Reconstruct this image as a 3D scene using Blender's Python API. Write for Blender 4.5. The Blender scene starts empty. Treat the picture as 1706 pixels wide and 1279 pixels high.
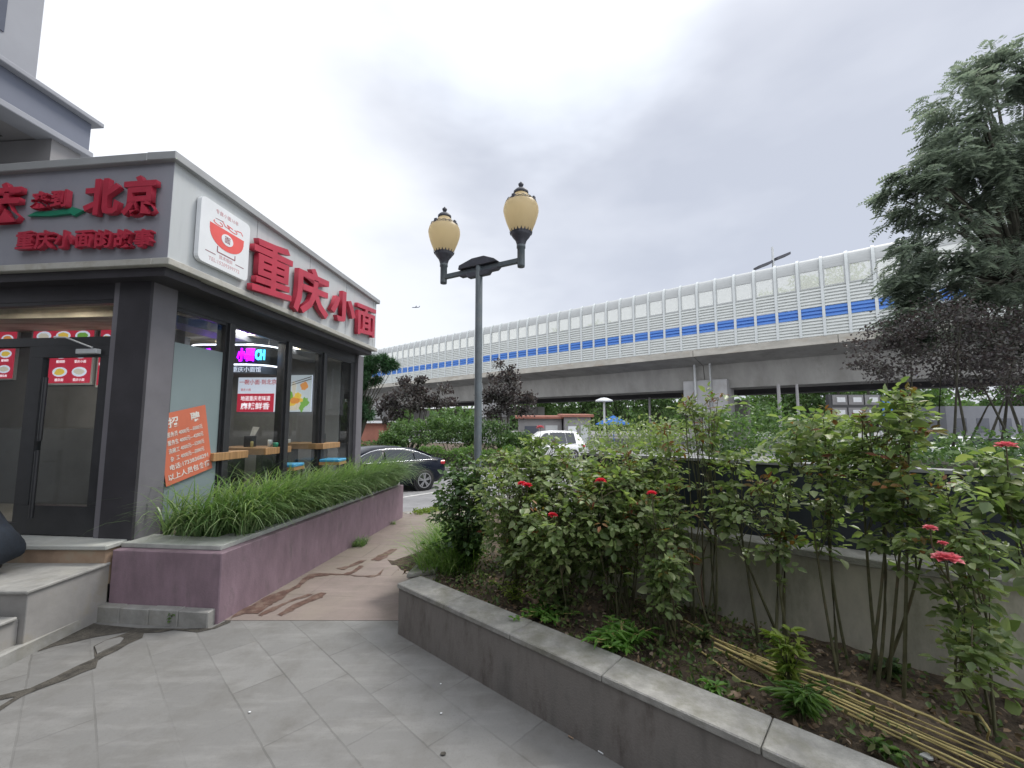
import bpy, bmesh, math, random
import numpy as np
from mathutils import Vector, Matrix
random.seed(7); rng = np.random.default_rng(7)
S = bpy.context.scene; COL = S.collection
# ------------------------------------------------------------ camera, sky, sun, exposure
F_PX = 700.0; CAM_H = 1.8; PITCH = math.atan(64.5 / F_PX)
cd = bpy.data.cameras.new('camera'); cam = bpy.data.objects.new('camera', cd); COL.objects.link(cam)
cd.sensor_width = 36; cd.lens = F_PX / 1706 * 36; cd.clip_end = 5000; cd.clip_start = .05
cam.location = (0, 0, CAM_H); cam.rotation_euler = (math.pi / 2 + PITCH, 0, 0)
S.camera = cam
S.view_settings.view_transform = 'Standard'; S.view_settings.look = 'None'
S.view_settings.exposure = 1.0; S.view_settings.gamma = 1
SUN_EL, SUN_AZ = math.radians(58), math.radians(55)      # ahead of us and a little to the right, behind cloud
def ray(px, py):
    a = px - 853.; b = 639.5 - py
    return Vector((a, F_PX * math.cos(PITCH) - b * math.sin(PITCH), F_PX * math.sin(PITCH) + b * math.cos(PITCH)))
w = bpy.data.worlds.new('World'); S.world = w; w.use_nodes = True
nt = w.node_tree; N = nt.nodes; L = nt.links; N.clear()
def nd(tree, t, **kw):
    n = tree.nodes.new(t)
    for k, v in kw.items():
        if hasattr(n, k): setattr(n, k, v)
        else: n.inputs[k].default_value = v
    return n
out = nd(nt, 'ShaderNodeOutputWorld'); bg = nd(nt, 'ShaderNodeBackground'); bg.inputs[1].default_value = .1
sky = nd(nt, 'ShaderNodeTexSky'); sky.sky_type = 'NISHITA'; sky.sun_disc = False
sky.sun_elevation = SUN_EL; sky.sun_rotation = SUN_AZ
tc = nd(nt, 'ShaderNodeTexCoord')
nz = nd(nt, 'ShaderNodeTexNoise'); nz.inputs['Scale'].default_value = 1.6; nz.inputs['Detail'].default_value = 5; nz.inputs['Roughness'].default_value = .5
mp = nd(nt, 'ShaderNodeMapping'); mp.inputs['Scale'].default_value = (1, 1, 2.2); mp.inputs['Location'].default_value = (.3, .1, .6)
L.new(tc.outputs['Generated'], mp.inputs['Vector']); L.new(mp.outputs[0], nz.inputs['Vector'])
def mth(op, a, b=None, c=None, tree=nt):
    n = tree.nodes.new('ShaderNodeMath'); n.operation = op
    for i, v in enumerate((a, b, c)):
        if v is None: continue
        if hasattr(v, 'is_linked') or hasattr(v, 'links'): tree.links.new(v, n.inputs[i])
        else: n.inputs[i].default_value = v
    return n.outputs[0]
def lobe(px, py, r0, r1):                                   # brighter patch of cloud round a direction of the sky
    d = ray(px, py).normalized()
    vm = nt.nodes.new('ShaderNodeVectorMath'); vm.operation = 'DOT_PRODUCT'
    L.new(tc.outputs['Generated'], vm.inputs[0]); vm.inputs[1].default_value = d
    wob = mth('MULTIPLY_ADD', nz.outputs[0], .22, -.11)
    v = mth('ADD', vm.outputs['Value'], wob)
    mr = nt.nodes.new('ShaderNodeMapRange'); mr.interpolation_type = 'SMOOTHSTEP'
    L.new(v, mr.inputs[0]); mr.inputs[1].default_value = math.cos(math.radians(r1)); mr.inputs[2].default_value = math.cos(math.radians(r0))
    return mr.outputs[0]
base = nd(nt, 'ShaderNodeValToRGB')
e = base.color_ramp.elements
e[0].position = .36; e[0].color = (.305, .322, .368, 1); e[1].position = .62; e[1].color = (.41, .425, .465, 1)
L.new(nz.outputs[0], base.inputs[0])
def mix(tree, fac, a, b, blend='MIX'):
    n = tree.nodes.new('ShaderNodeMix'); n.data_type = 'RGBA'; n.blend_type = blend
    for i, v in ((0, fac), (6, a), (7, b)):
        if hasattr(v, 'links'): tree.links.new(v, n.inputs[i])
        else: n.inputs[i].default_value = v
    return n.outputs[2]
col = base.outputs[0]
for px, py, r0, r1, k, c in ((250, 470, 4, 40, 1.0, (.60, .61, .63, 1)), (930, -60, 3, 22, .85, (.53, .56, .61, 1)),
                             (690, 640, 4, 25, .8, (.50, .515, .54, 1)), (60, -100, 6, 26, .5, (.55, .57, .61, 1))):
    f = mth('MULTIPLY', lobe(px, py, r0, r1), k)
    col = mix(nt, f, col, c)
back = nt.nodes.new('ShaderNodeSeparateXYZ'); L.new(tc.outputs['Generated'], back.inputs[0])
bm = nt.nodes.new('ShaderNodeMapRange'); bm.interpolation_type = 'SMOOTHSTEP'; L.new(back.outputs[1], bm.inputs[0]); bm.inputs[1].default_value = -.75; bm.inputs[2].default_value = .15
zm = nt.nodes.new('ShaderNodeMapRange'); zm.interpolation_type = 'SMOOTHSTEP'; L.new(back.outputs[2], zm.inputs[0]); zm.inputs[1].default_value = .62; zm.inputs[2].default_value = .95
col = mix(nt, mth('MULTIPLY', zm.outputs[0], .9), col, (1.0, 1.02, 1.06, 1))     # overhead sky brightened to light the scene from above
col = mix(nt, bm.outputs[0], (1.02, 1.04, 1.08, 1), col)       # brighter sky behind us, added as unseen fill light
sc10 = nd(nt, 'ShaderNodeVectorMath'); sc10.operation = 'SCALE'; sc10.inputs['Scale'].default_value = 10
L.new(col, sc10.inputs[0])
fin = mix(nt, .93, sky.outputs[0], sc10.outputs[0])
L.new(fin, bg.inputs[0]); L.new(bg.outputs[0], out.inputs[0])
sl = bpy.data.lights.new('sun', 'SUN'); sl.energy = 1.5; sl.angle = math.radians(18); sl.color = (1, .96, .9)
so = bpy.data.objects.new('sun', sl); COL.objects.link(so)
sd = Vector((math.sin(SUN_AZ) * math.cos(SUN_EL), math.cos(SUN_AZ) * math.cos(SUN_EL), math.sin(SUN_EL)))
so.rotation_euler = sd.to_track_quat('Z', 'Y').to_euler(); so.location = (0, 0, 30)
# ------------------------------------------------------------ helpers
def at(px, py, z=None, Y=None):
    d = ray(px, py); t = (z - CAM_H) / d.z if z is not None else Y / d.y
    return Vector((0, 0, CAM_H)) + d * t
def on_wall(px, py, p0, u):                                 # where a sight line meets the vertical wall through p0 along u
    d = ray(px, py); n = Vector((-u[1], u[0])); t = (n.x * p0[0] + n.y * p0[1]) / (n.x * d.x + n.y * d.y)
    return Vector((0, 0, CAM_H)) + d * t
def tag(o, label=None, cat=None, group=None, kind=None):
    if label: o['label'] = label
    if cat: o['category'] = cat
    if group: o['group'] = group
    if kind: o['kind'] = kind
    return o
def thing(name, label, cat, loc=(0, 0, 0), group=None):
    o = bpy.data.objects.new(name, None); COL.objects.link(o); o.location = loc; o.empty_display_size = .2
    return tag(o, label, cat, group)
def root_loc(o):
    while o.parent: o = o.parent
    return Vector(o.location)
def unit(v):
    v = Vector(v); return v.normalized()
class MB:
    def __init__(s): s.v = []; s.f = []; s.sm = []
    def add(s, vs, fs, smooth=False):
        b = len(s.v); s.v += [tuple(x) for x in vs]; s.f += [tuple(i + b for i in f) for f in fs]; s.sm += [smooth] * len(fs); return s
    def box(s, p, u, v, w_):                                # corner p and three edge vectors
        p, u, v, w_ = map(Vector, (p, u, v, w_))
        if u.cross(v).dot(w_) < 0: u, v = v, u
        vs = [p, p + u, p + u + v, p + v]; vs += [x + w_ for x in vs]
        return s.add(vs, [(3, 2, 1, 0), (4, 5, 6, 7), (0, 1, 5, 4), (1, 2, 6, 5), (2, 3, 7, 6), (3, 0, 4, 7)])
    def cbox(s, c, sx, sy, sz, ang=0):                      # centred in x, y; sitting on c.z
        u = Vector((math.cos(ang), math.sin(ang), 0)); v = Vector((-u.y, u.x, 0)); c = Vector(c)
        return s.box(c - u * sx / 2 - v * sy / 2, u * sx, v * sy, (0, 0, sz))
    def prism(s, poly, z0, z1):
        n = len(poly)
        if sum(poly[i][0] * poly[(i + 1) % n][1] - poly[(i + 1) % n][0] * poly[i][1] for i in range(n)) < 0: poly = poly[::-1]
        vs = [(p[0], p[1], z0) for p in poly] + [(p[0], p[1], z1) for p in poly]
        fs = [tuple(range(n - 1, -1, -1)), tuple(range(n, 2 * n))] + [(i, (i + 1) % n, (i + 1) % n + n, i + n) for i in range(n)]
        return s.add(vs, fs)
    def slab(s, pts, nrm, th):                              # flat polygon given a thickness along nrm
        n = len(pts); nv = Vector(nrm) * th; pts = [Vector(p) for p in pts]
        vs = pts + [p + nv for p in pts]
        return s.add(vs, [tuple(range(n - 1, -1, -1)), tuple(range(n, 2 * n))] + [(i, (i + 1) % n, (i + 1) % n + n, i + n) for i in range(n)])
    def tube(s, path, rad, seg=8, cap=True):
        path = [Vector(p) for p in path]; n = len(path)
        if not hasattr(rad, '__len__'): rad = [rad] * n
        b = []; ref = Vector((0, 0, 1))
        for i, p in enumerate(path):
            t = (path[min(i + 1, n - 1)] - path[max(i - 1, 0)]).normalized()
            a = t.cross(ref)
            if a.length < .1: a = t.cross(Vector((1, 0, 0)))
            a.normalize(); c = a.cross(t)
            b += [p + (a * math.cos(k * 2 * math.pi / seg) + c * math.sin(k * 2 * math.pi / seg)) * rad[i] for k in range(seg)]
        fs = [(i * seg + k, i * seg + (k + 1) % seg, (i + 1) * seg + (k + 1) % seg, (i + 1) * seg + k) for i in range(n - 1) for k in range(seg)]
        s.add(b, fs, True)
        if cap:
            s.add(b[:seg], [tuple(range(seg))]); s.add(b[-seg:], [tuple(range(seg - 1, -1, -1))])
        return s
    def lathe(s, prof, c, seg=20, smooth=True):             # prof of (radius, height)
        c = Vector(c); n = len(prof)
        b = [c + Vector((r * math.cos(k * 2 * math.pi / seg), r * math.sin(k * 2 * math.pi / seg), z)) for r, z in prof for k in range(seg)]
        fs = [(i * seg + k, i * seg + (k + 1) % seg, (i + 1) * seg + (k + 1) % seg, (i + 1) * seg + k) for i in range(n - 1) for k in range(seg)]
        return s.add(b, fs, smooth)
    def build(s, name, m, parent=None, bevel=0, local=False, seg=1):
        me = bpy.data.meshes.new(name)
        v = np.array(s.v, dtype=float)
        if parent and not local: v = v - np.array(root_loc(parent))
        me.from_pydata(v.tolist(), [], s.f); me.polygons.foreach_set('use_smooth', s.sm); me.update()
        if m: me.materials.append(m)
        o = bpy.data.objects.new(name, me); COL.objects.link(o)
        if parent: o.parent = parent
        if bevel:
            bm_ = bmesh.new(); bm_.from_mesh(me); bmesh.ops.remove_doubles(bm_, verts=bm_.verts, dist=1e-5)
            ed = [x for x in bm_.edges if len(x.link_faces) == 2 and x.calc_face_angle(0) > .6]
            try: bmesh.ops.bevel(bm_, geom=ed, offset=bevel, segments=seg, affect='EDGES', clamp_overlap=True)
            except Exception: pass
            bm_.to_mesh(me); bm_.free()
        return o
# ------------------------------------------------------------ materials
MATS = {}
def mat(name, c, rough=.7, var=.12, scale=6., bump=.0, metal=0., c2=None, spec=.5, streak=None, c3=None, s3=1.5, t3=(.5, .7), bscale=None, detail=6):
    """plain painted / mineral surface: base colour broken up by two noises, optional second and third colour"""
    if name in MATS: return MATS[name]
    m = bpy.data.materials.new(name); m.use_nodes = True; t = m.node_tree; b = t.nodes['Principled BSDF']
    b.inputs['Roughness'].default_value = rough; b.inputs['Metallic'].default_value = metal; b.inputs['Specular IOR Level'].default_value = spec
    tcn = nd(t, 'ShaderNodeTexCoord'); src = tcn.outputs['Object']
    if streak:
        mpp = nd(t, 'ShaderNodeMapping'); mpp.inputs['Scale'].default_value = streak; t.links.new(src, mpp.inputs[0]); ssrc = mpp.outputs[0]
    else: ssrc = src
    n1 = nd(t, 'ShaderNodeTexNoise'); n1.inputs['Scale'].default_value = scale; n1.inputs['Detail'].default_value = detail; n1.inputs['Roughness'].default_value = .62
    t.links.new(ssrc, n1.inputs['Vector'])
    r = nd(t, 'ShaderNodeValToRGB'); a = np.array(c[:3]); d = a * (1 - 2 * var); h = a * (1 + 2 * var)
    if c2: d = np.array(c2)
    r.color_ramp.elements[0].position = .32; r.color_ramp.elements[0].color = (*d, 1)
    r.color_ramp.elements[1].position = .68; r.color_ramp.elements[1].color = (*h, 1)
    t.links.new(n1.outputs[0], r.inputs[0]); colr = r.outputs[0]
    if c3:
        n3 = nd(t, 'ShaderNodeTexNoise'); n3.inputs['Scale'].default_value = s3; n3.inputs['Detail'].default_value = 8; n3.inputs['Roughness'].default_value = .7
        t.links.new(ssrc, n3.inputs['Vector'])
        mr = nd(t, 'ShaderNodeMapRange'); mr.inputs[1].default_value = t3[0]; mr.inputs[2].default_value = t3[1]
        t.links.new(n3.outputs[0], mr.inputs[0]); colr = mix(t, mr.outputs[0], colr, (*c3, 1))
    t.links.new(colr, b.inputs['Base Color'])
    if bump:
        n2 = nd(t, 'ShaderNodeTexNoise'); n2.inputs['Scale'].default_value = bscale or scale * 6; n2.inputs['Detail'].default_value = 5
        t.links.new(src, n2.inputs['Vector']); bp = nd(t, 'ShaderNodeBump'); bp.inputs['Strength'].default_value = bump; bp.inputs['Distance'].default_value = .02
        t.links.new(n2.outputs[0], bp.inputs['Height']); t.links.new(bp.outputs[0], b.inputs['Normal'])
    MATS[name] = m; return m
def emit(name, c, k):
    if name in MATS: return MATS[name]
    m = bpy.data.materials.new(name); m.use_nodes = True; b = m.node_tree.nodes['Principled BSDF']
    b.inputs['Base Color'].default_value = (*c, 1); b.inputs['Emission Color'].default_value = (*c, 1); b.inputs['Emission Strength'].default_value = k
    b.inputs['Roughness'].default_value = .5; MATS[name] = m; return m
def glass(name, tint=(.82, .87, .86), rough=.0, fres=1.45):
    m = bpy.data.materials.new(name); m.use_nodes = True; t = m.node_tree; t.nodes.clear()
    o = nd(t, 'ShaderNodeOutputMaterial'); a = nd(t, 'ShaderNodeBsdfTransparent'); a.inputs[0].default_value = (*tint, 1)
    g = nd(t, 'ShaderNodeBsdfGlossy'); g.inputs['Roughness'].default_value = rough; lw = nd(t, 'ShaderNodeLayerWeight'); lw.inputs[0].default_value = .5
    fr5 = mth('POWER', lw.outputs['Facing'], 5., tree=t); frv = mth('MULTIPLY_ADD', fr5, .9, .035, tree=t)
    mx = nd(t, 'ShaderNodeMixShader'); t.links.new(frv, mx.inputs[0]); t.links.new(a.outputs[0], mx.inputs[1]); t.links.new(g.outputs[0], mx.inputs[2])
    t.links.new(mx.outputs[0], o.inputs[0]); return m
def leafmat(name, cols, trans=.3, rough=.45, spec=.35, tcol=None):
    """leaves: a colour per leaf, some light through the blade"""
    m = bpy.data.materials.new(name); m.use_nodes = True; t = m.node_tree; b = t.nodes['Principled BSDF']; o = t.nodes['Material Output']
    g = nd(t, 'ShaderNodeNewGeometry'); r = nd(t, 'ShaderNodeValToRGB'); r.color_ramp.elements.remove(r.color_ramp.elements[1])
    for i, c in enumerate(cols):
        p = i / max(1, len(cols) - 1)
        el = r.color_ramp.elements[0] if i == 0 else r.color_ramp.elements.new(p)
        el.position = p; el.color = (*c, 1)
    t.links.new(g.outputs['Random Per Island'], r.inputs[0]); t.links.new(r.outputs[0], b.inputs['Base Color'])
    b.inputs['Roughness'].default_value = rough; b.inputs['Specular IOR Level'].default_value = spec
    tr = nd(t, 'ShaderNodeBsdfTranslucent'); mx = nd(t, 'ShaderNodeMixShader'); mx.inputs[0].default_value = trans
    tint = mix(t, 1., r.outputs[0], (*(tcol or (1.3, 1.45, .7)), 1), 'MULTIPLY')
    t.links.new(tint, tr.inputs[0]); t.links.new(b.outputs[0], mx.inputs[1]); t.links.new(tr.outputs[0], mx.inputs[2]); t.links.new(mx.outputs[0], o.inputs[0])
    return m
def paving_mat(name, ang, sw, sh, c, cm, mortar=.006, c3=None, off=(0, 0), stain=(.2, .19, .16), var=.12):
    m = bpy.data.materials.new(name); m.use_nodes = True; t = m.node_tree; b = t.nodes['Principled BSDF']
    tcn = nd(t, 'ShaderNodeTexCoord'); mpp = nd(t, 'ShaderNodeMapping'); mpp.inputs['Rotation'].default_value = (0, 0, ang); mpp.inputs['Location'].default_value = (*off, 0)
    t.links.new(tcn.outputs['Object'], mpp.inputs[0])
    wn = nd(t, 'ShaderNodeTexNoise'); wn.inputs['Scale'].default_value = 9.; t.links.new(mpp.outputs[0], wn.inputs['Vector'])
    wv = nt_add = t.nodes.new('ShaderNodeVectorMath'); wv.operation = 'MULTIPLY_ADD'
    t.links.new(wn.outputs['Color'], wv.inputs[0]); wv.inputs[1].default_value = (.012, .012, 0); t.links.new(mpp.outputs[0], wv.inputs[2])
    br = nd(t, 'ShaderNodeTexBrick'); t.links.new(wv.outputs[0], br.inputs['Vector'])
    br.inputs['Scale'].default_value = 1; br.inputs['Brick Width'].default_value = sw; br.inputs['Row Height'].default_value = sh
    br.inputs['Mortar Size'].default_value = mortar; br.inputs['Mortar Smooth'].default_value = .3; br.offset = .5; br.inputs['Bias'].default_value = -.1
    k = np.array(c); br.inputs['Color1'].default_value = (*(k * (1 - var)), 1); br.inputs['Color2'].default_value = (*(k * (1 + var)), 1); br.inputs['Mortar'].default_value = (*cm, 1)
    # joints show only in places
    n0 = nd(t, 'ShaderNodeTexNoise'); n0.inputs['Scale'].default_value = 1.1; n0.inputs['Detail'].default_value = 4; t.links.new(tcn.outputs['Object'], n0.inputs['Vector'])
    n1 = nd(t, 'ShaderNodeTexNoise'); n1.inputs['Scale'].default_value = 3.2; n1.inputs['Detail'].default_value = 9; n1.inputs['Roughness'].default_value = .68; t.links.new(tcn.outputs['Object'], n1.inputs['Vector'])
    mp2 = nd(t, 'ShaderNodeMapping'); mp2.inputs['Rotation'].default_value = (0, 0, -.35); mp2.inputs['Scale'].default_value = (1.2, 5.5, 1); t.links.new(tcn.outputs['Object'], mp2.inputs[0])
    n4 = nd(t, 'ShaderNodeTexNoise'); n4.inputs['Scale'].default_value = 1.3; n4.inputs['Detail'].default_value = 8; n4.inputs['Roughness'].default_value = .65; t.links.new(mp2.outputs[0], n4.inputs['Vector'])
    n5 = nd(t, 'ShaderNodeTexNoise'); n5.inputs['Scale'].default_value = 90; n5.inputs['Detail'].default_value = 3; t.links.new(tcn.outputs['Object'], n5.inputs['Vector'])
    def rng_(src, a, b_, lo, hi):
        q = nd(t, 'ShaderNodeMapRange'); q.inputs[1].default_value = a; q.inputs[2].default_value = b_; q.inputs[3].default_value = lo; q.inputs[4].default_value = hi
        t.links.new(src, q.inputs[0]); return q.outputs[0]
    jf = mth('MULTIPLY', br.outputs['Fac'], rng_(n0.outputs[0], .4, .6, .05, .45), tree=t)
    slabc = mix(t, .55, (*c, 1), br.outputs['Color'])
    colr = mix(t, br.outputs['Fac'], slabc, (*c, 1))
    colr = mix(t, rng_(n1.outputs[0], .46, .70, 0, .62), colr, (*stain, 1))
    colr = mix(t, rng_(n4.outputs[0], .5, .72, 0, .55), colr, (*(np.array(c) * 1.45), 1))
    colr = mix(t, rng_(n5.outputs[0], .55, .75, 0, .35), colr, (*(np.array(c) * .6), 1))
    if c3: colr = mix(t, rng_(n0.outputs[0], .45, .62, 0, .8), colr, (*c3, 1))
    colr = mix(t, jf, colr, (*cm, 1))
    t.links.new(colr, b.inputs['Base Color']); b.inputs['Roughness'].default_value = .75
    t.links.new(rng_(n1.outputs[0], .35, .7, .6, .85), b.inputs['Roughness'])
    bp = nd(t, 'ShaderNodeBump'); bp.inputs['Strength'].default_value = .35; bp.inputs['Distance'].default_value = .01
    hh = mth('SUBTRACT', mth('MULTIPLY', n1.outputs[0], .5, tree=t), jf, tree=t); t.links.new(hh, bp.inputs['Height']); t.links.new(bp.outputs[0], b.inputs['Normal'])
    return m
M = {}
M['pave'] = paving_mat('grey_stone_paving', math.radians(44), .66, .32, (.178, .177, .172), (.06, .058, .053), .006, off=(.1, .11), stain=(.115, .11, .10), var=.16)
M['path'] = paving_mat('red_stone_path', math.radians(6), 1.3, .62, (.215, .175, .158), (.10, .075, .066), .010, c3=(.22, .19, .155), stain=(.165, .14, .122))
M['asphalt'] = mat('asphalt', (.20, .20, .205), .85, .1, 2.5, .25, c3=(.14, .14, .145), s3=.5, bscale=120)
M['line'] = mat('road_paint', (.62, .62, .6), .7, .1, 8, c3=(.35, .35, .35), s3=9)
M['soil'] = mat('bed_soil', (.07, .052, .036), .95, .3, 9, 1., c3=(.12, .09, .06), s3=14, bscale=40)
M['dirt'] = mat('damp_dirt', (.055, .05, .042), .8, .25, 14, .6, c3=(.10, .09, .075), s3=10)
M['mud'] = mat('wet_red_mud', (.105, .062, .048), .5, .2, 14, .15, c3=(.17, .12, .095), s3=9, t3=(.48, .6))
M['purple'] = mat('mauve_paint', (.225, .158, .19), .65, .09, 3., .12, streak=(2.5, 2.5, 1.), c3=(.15, .12, .13), s3=3.5, t3=(.56, .74), bscale=60)
M['cap'] = mat('stone_cap', (.40, .41, .39), .7, .1, 8, .1, c3=(.30, .30, .27), s3=4)
M['granite'] = mat('granite_block', (.27, .268, .255), .75, .12, 5, .15, c3=(.20, .19, .15), s3=2.2, t3=(.5, .75))
M['granite_face'] = mat('granite_face', (.28, .272, .262), .75, .09, 2, .15, c3=(.27, .235, .16), s3=1.4, t3=(.5, .72))
M['sandstone'] = mat('sandstone_riser', (.33, .235, .165), .85, .15, 3, .2, c3=(.26, .26, .2), s3=3)
M['coping'] = mat('granite_coping', (.29, .285, .265), .8, .14, 9, .3, c3=(.18, .175, .14), s3=4.2, t3=(.46, .68), bscale=120)
M['wall_stone'] = mat('weathered_wall', (.205, .19, .175), .82, .16, 2.2, .2, streak=(2.2, 2.2, .7), c3=(.12, .105, .095), s3=2.2, t3=(.48, .66), bscale=90)
M['conc'] = mat('mossy_concrete', (.45, .425, .36), .85, .14, 2, .15, streak=(2, 2, .8), c3=(.21, .215, .15), s3=1.6, t3=(.47, .72))
M['navy'] = mat('navy_panel', (.022, .027, .040), .38, .12, 2, .03)
M['alum'] = mat('grey_metal_trim', (.35, .36, .365), .5, .04, 3, metal=.3)
M['cap_dull'] = mat('dull_cap_metal', (.22, .225, .23), .6, .06, 3)
M['fascia'] = mat('pale_metal_cladding', (.47, .495, .505), .5, .04, 2.2, streak=(3, 3, .35), c3=(.38, .39, .38), s3=2.2, t3=(.5, .8))
M['fascia_shaded'] = mat('shaded_metal_cladding', (.275, .28, .315), .5, .04, 2, c3=(.24, .245, .285), s3=1)  # darker, bluer copy of the side cladding; the front's shade is in its colour
M['trim'] = mat('cream_trim', (.42, .415, .38), .5, .05, 5, c3=(.33, .31, .26), s3=6)
M['dark'] = mat('dark_grey_paint', (.038, .036, .042), .5, .1, 3)
M['dkmetal'] = mat('black_metal_frame', (.028, .029, .032), .4, .1, 6)
M['grey_col'] = mat('grey_panel', (.145, .14, .155), .55, .05, 3)
M['red'] = mat('red_acrylic', (.42, .032, .06), .38, .06, 4)
M['green'] = mat('green_acrylic', (.02, .22, .13), .4, .06, 4)
M['white_board'] = mat('white_acrylic', (.72, .74, .76), .35, .02, 4)
M['logo_red'] = mat('logo_red_print', (.72, .11, .10), .45, .03, 5)
M['ink'] = mat('dark_print', (.25, .08, .10), .5, .03, 5); M['pink_ink'] = mat('pale_red_print', (.62, .36, .38), .5, .03, 5)
M['orange'] = mat('orange_poster_paper', (.55, .15, .085), .55, .05, 3)
M['white_ink'] = mat('white_print', (.66, .64, .6), .6, .02, 5)
M['film'] = mat('frosted_film', (.20, .25, .26), .45, .03, 1.2)
M['wood'] = mat('table_wood', (.33, .19, .085), .5, .15, 3, streak=(1, 14, 1))
M['in_wall'] = mat('shop_inner_wall', (.25, .25, .255), .8, .08, 1.5); M['in_ceil'] = mat('shop_ceiling', (.45, .40, .33), .85, .2, 1.2, streak=(1, 5, 1))
M['in_counter'] = mat('counter_front', (.10, .10, .105), .4, .1, 2)
M['in_floor'] = mat('shop_floor', (.19, .18, .165), .35, .1, 2)
M['blue_seat'] = mat('blue_stool_seat', (.05, .28, .48), .4, .06, 5)
M['lampmetal'] = mat('slate_green_metal', (.078, .098, .11), .45, .1, 5, c3=(.11, .12, .12), s3=8)
M['cast'] = mat('dark_cast_metal', (.045, .047, .06), .5, .12, 8)
M['deck'] = mat('bridge_concrete', (.30, .295, .28), .85, .08, .6, streak=(1, 1, .4), c3=(.22, .215, .2), s3=.5)
M['deck_edge'] = mat('bridge_edge_concrete', (.40, .385, .345), .85, .1, .5, streak=(1, 1, 3), c3=(.33, .29, .24), s3=.7, t3=(.5, .7))
M['pier_cap'] = mat('pier_cap_concrete', (.36, .36, .365), .85, .06, .8, c3=(.30, .29, .28), s3=.7)
M['soffit_dark'] = mat('dark_bridge_steel', (.05, .048, .052), .8, .1, 1)
M['panel'] = mat('barrier_panel_paint', (.56, .585, .57), .5, .04, .7, c3=(.44, .46, .45), s3=.6)
M['panel_top'] = mat('barrier_top_metal', (.39, .405, .405), .55, .04, .7)
M['post'] = mat('barrier_post_paint', (.54, .57, .57), .45, .03, 1)
M['blue_band'] = mat('blue_barrier_paint', (.06, .19, .55), .45, .06, 1)
M['roofred'] = mat('red_brown_roof_sheet', (.30, .12, .085), .6, .1, 1.5); M['kiosk'] = mat('kiosk_grey_panel', (.24, .235, .24), .6, .05, 1.2)
M['bark'] = mat('bark', (.05, .048, .035), .9, .2, 4, .4, streak=(4, 4, 1)); M['bark_lt'] = mat('grey_bark', (.09, .08, .065), .9, .2, 6, .4)
M['cane'] = mat('rose_cane', (.10, .10, .05), .7, .2, 12, c3=(.13, .085, .055), s3=6)
M['straw'] = mat('dry_stalk', (.44, .36, .15), .75, .15, 9, c3=(.34, .33, .12), s3=5, streak=(1, 1, 1))
M['twig'] = mat('brown_twig', (.16, .11, .075), .85, .2, 9)
M['white_paint'] = mat('white_car_paint', (.75, .76, .77), .25, .01, 2); M['steel'] = mat('pale_steel', (.5, .52, .53), .5, .04, 2)
M['tyre'] = mat('tyre_rubber', (.018, .018, .019), .8, .1, 20); M['rim'] = mat('alloy_rim', (.45, .45, .47), .3, .03, 8, metal=.8)
M['chrome'] = mat('chrome_strip', (.75, .77, .8), .2, .01, 5, metal=.9); M['tail'] = mat('tail_light_red', (.45, .02, .03), .25, .03, 5)
M['carglass'] = mat('tinted_car_glass', (.02, .026, .034), .05, .02, 2, spec=.9)
M['carpaint'] = mat('dark_blue_car_paint', (.007, .010, .019), .22, .03, 2, spec=.22)
M['bldg'] = mat('pale_facade_paint', (.27, .28, .31), .7, .04, .8); M['bldg_dark'] = mat('blue_grey_fascia', (.13, .145, .19), .6, .04, .8)
M['soff'] = mat('canopy_soffit', (.24, .235, .24), .7, .05, .8)
M['cloth'] = mat('dark_navy_cloth', (.012, .018, .028), .85, .2, 9, .25, bscale=30); M['skin'] = mat('skin', (.48, .3, .22), .55, .05, 8); M['hair'] = mat('black_hair', (.012, .011, .011), .5, .2, 20)
M['shoe'] = mat('black_shoe', (.02, .02, .02), .5, .1, 8)
M['win'] = glass('window_glass', (.91, .94, .94)); M['barrier_glass'] = glass('barrier_acrylic', (.95, .96, .955), .05)
_t = M['barrier_glass'].node_tree; _o = [n for n in _t.nodes if n.type == 'OUTPUT_MATERIAL'][0]; _src = _o.inputs[0].links[0].from_socket
_d = nd(_t, 'ShaderNodeBsdfTranslucent'); _d.inputs[0].default_value = (.80, .81, .77, 1); _f = nd(_t, 'ShaderNodeBsdfDiffuse'); _f.inputs[0].default_value = (.70, .71, .68, 1); _m = nd(_t, 'ShaderNodeMixShader'); _t.links.new(_d.outputs[0], _m.inputs[1]); _t.links.new(_f.outputs[0], _m.inputs[2])
_m2 = nd(_t, 'ShaderNodeMixShader'); _m2.inputs[0].default_value = .42; _t.links.new(_src, _m2.inputs[1]); _t.links.new(_m.outputs[0], _m2.inputs[2]); _t.links.new(_m2.outputs[0], _o.inputs[0])          # weathered, slightly milky acrylic
M['bglass'] = mat('blind_window', (.09, .10, .13), .2, .05, 1)
def amber():
    m = bpy.data.materials.new('amber_lamp_glass'); m.use_nodes = True; t = m.node_tree; b = t.nodes['Principled BSDF']; o = t.nodes['Material Output']
    b.inputs['Base Color'].default_value = (.56, .47, .32, 1); b.inputs['Roughness'].default_value = .3
    tr = nd(t, 'ShaderNodeBsdfTranslucent'); tr.inputs[0].default_value = (.86, .76, .55, 1); mx = nd(t, 'ShaderNodeMixShader'); mx.inputs[0].default_value = .72
    t.links.new(b.outputs[0], mx.inputs[1]); t.links.new(tr.outputs[0], mx.inputs[2]); t.links.new(mx.outputs[0], o.inputs[0]); return m
M['amber'] = amber()
M['l_rose'] = leafmat('rose_leaf', [(.095, .15, .05), (.15, .215, .078), (.20, .265, .108), (.26, .315, .155), (.17, .23, .098), (.30, .32, .165)], .4, .42, .5)
M['l_rose_y'] = leafmat('young_rose_leaf', [(.16, .05, .03), (.22, .10, .035), (.13, .12, .03), (.19, .17, .04)], .35)
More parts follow.
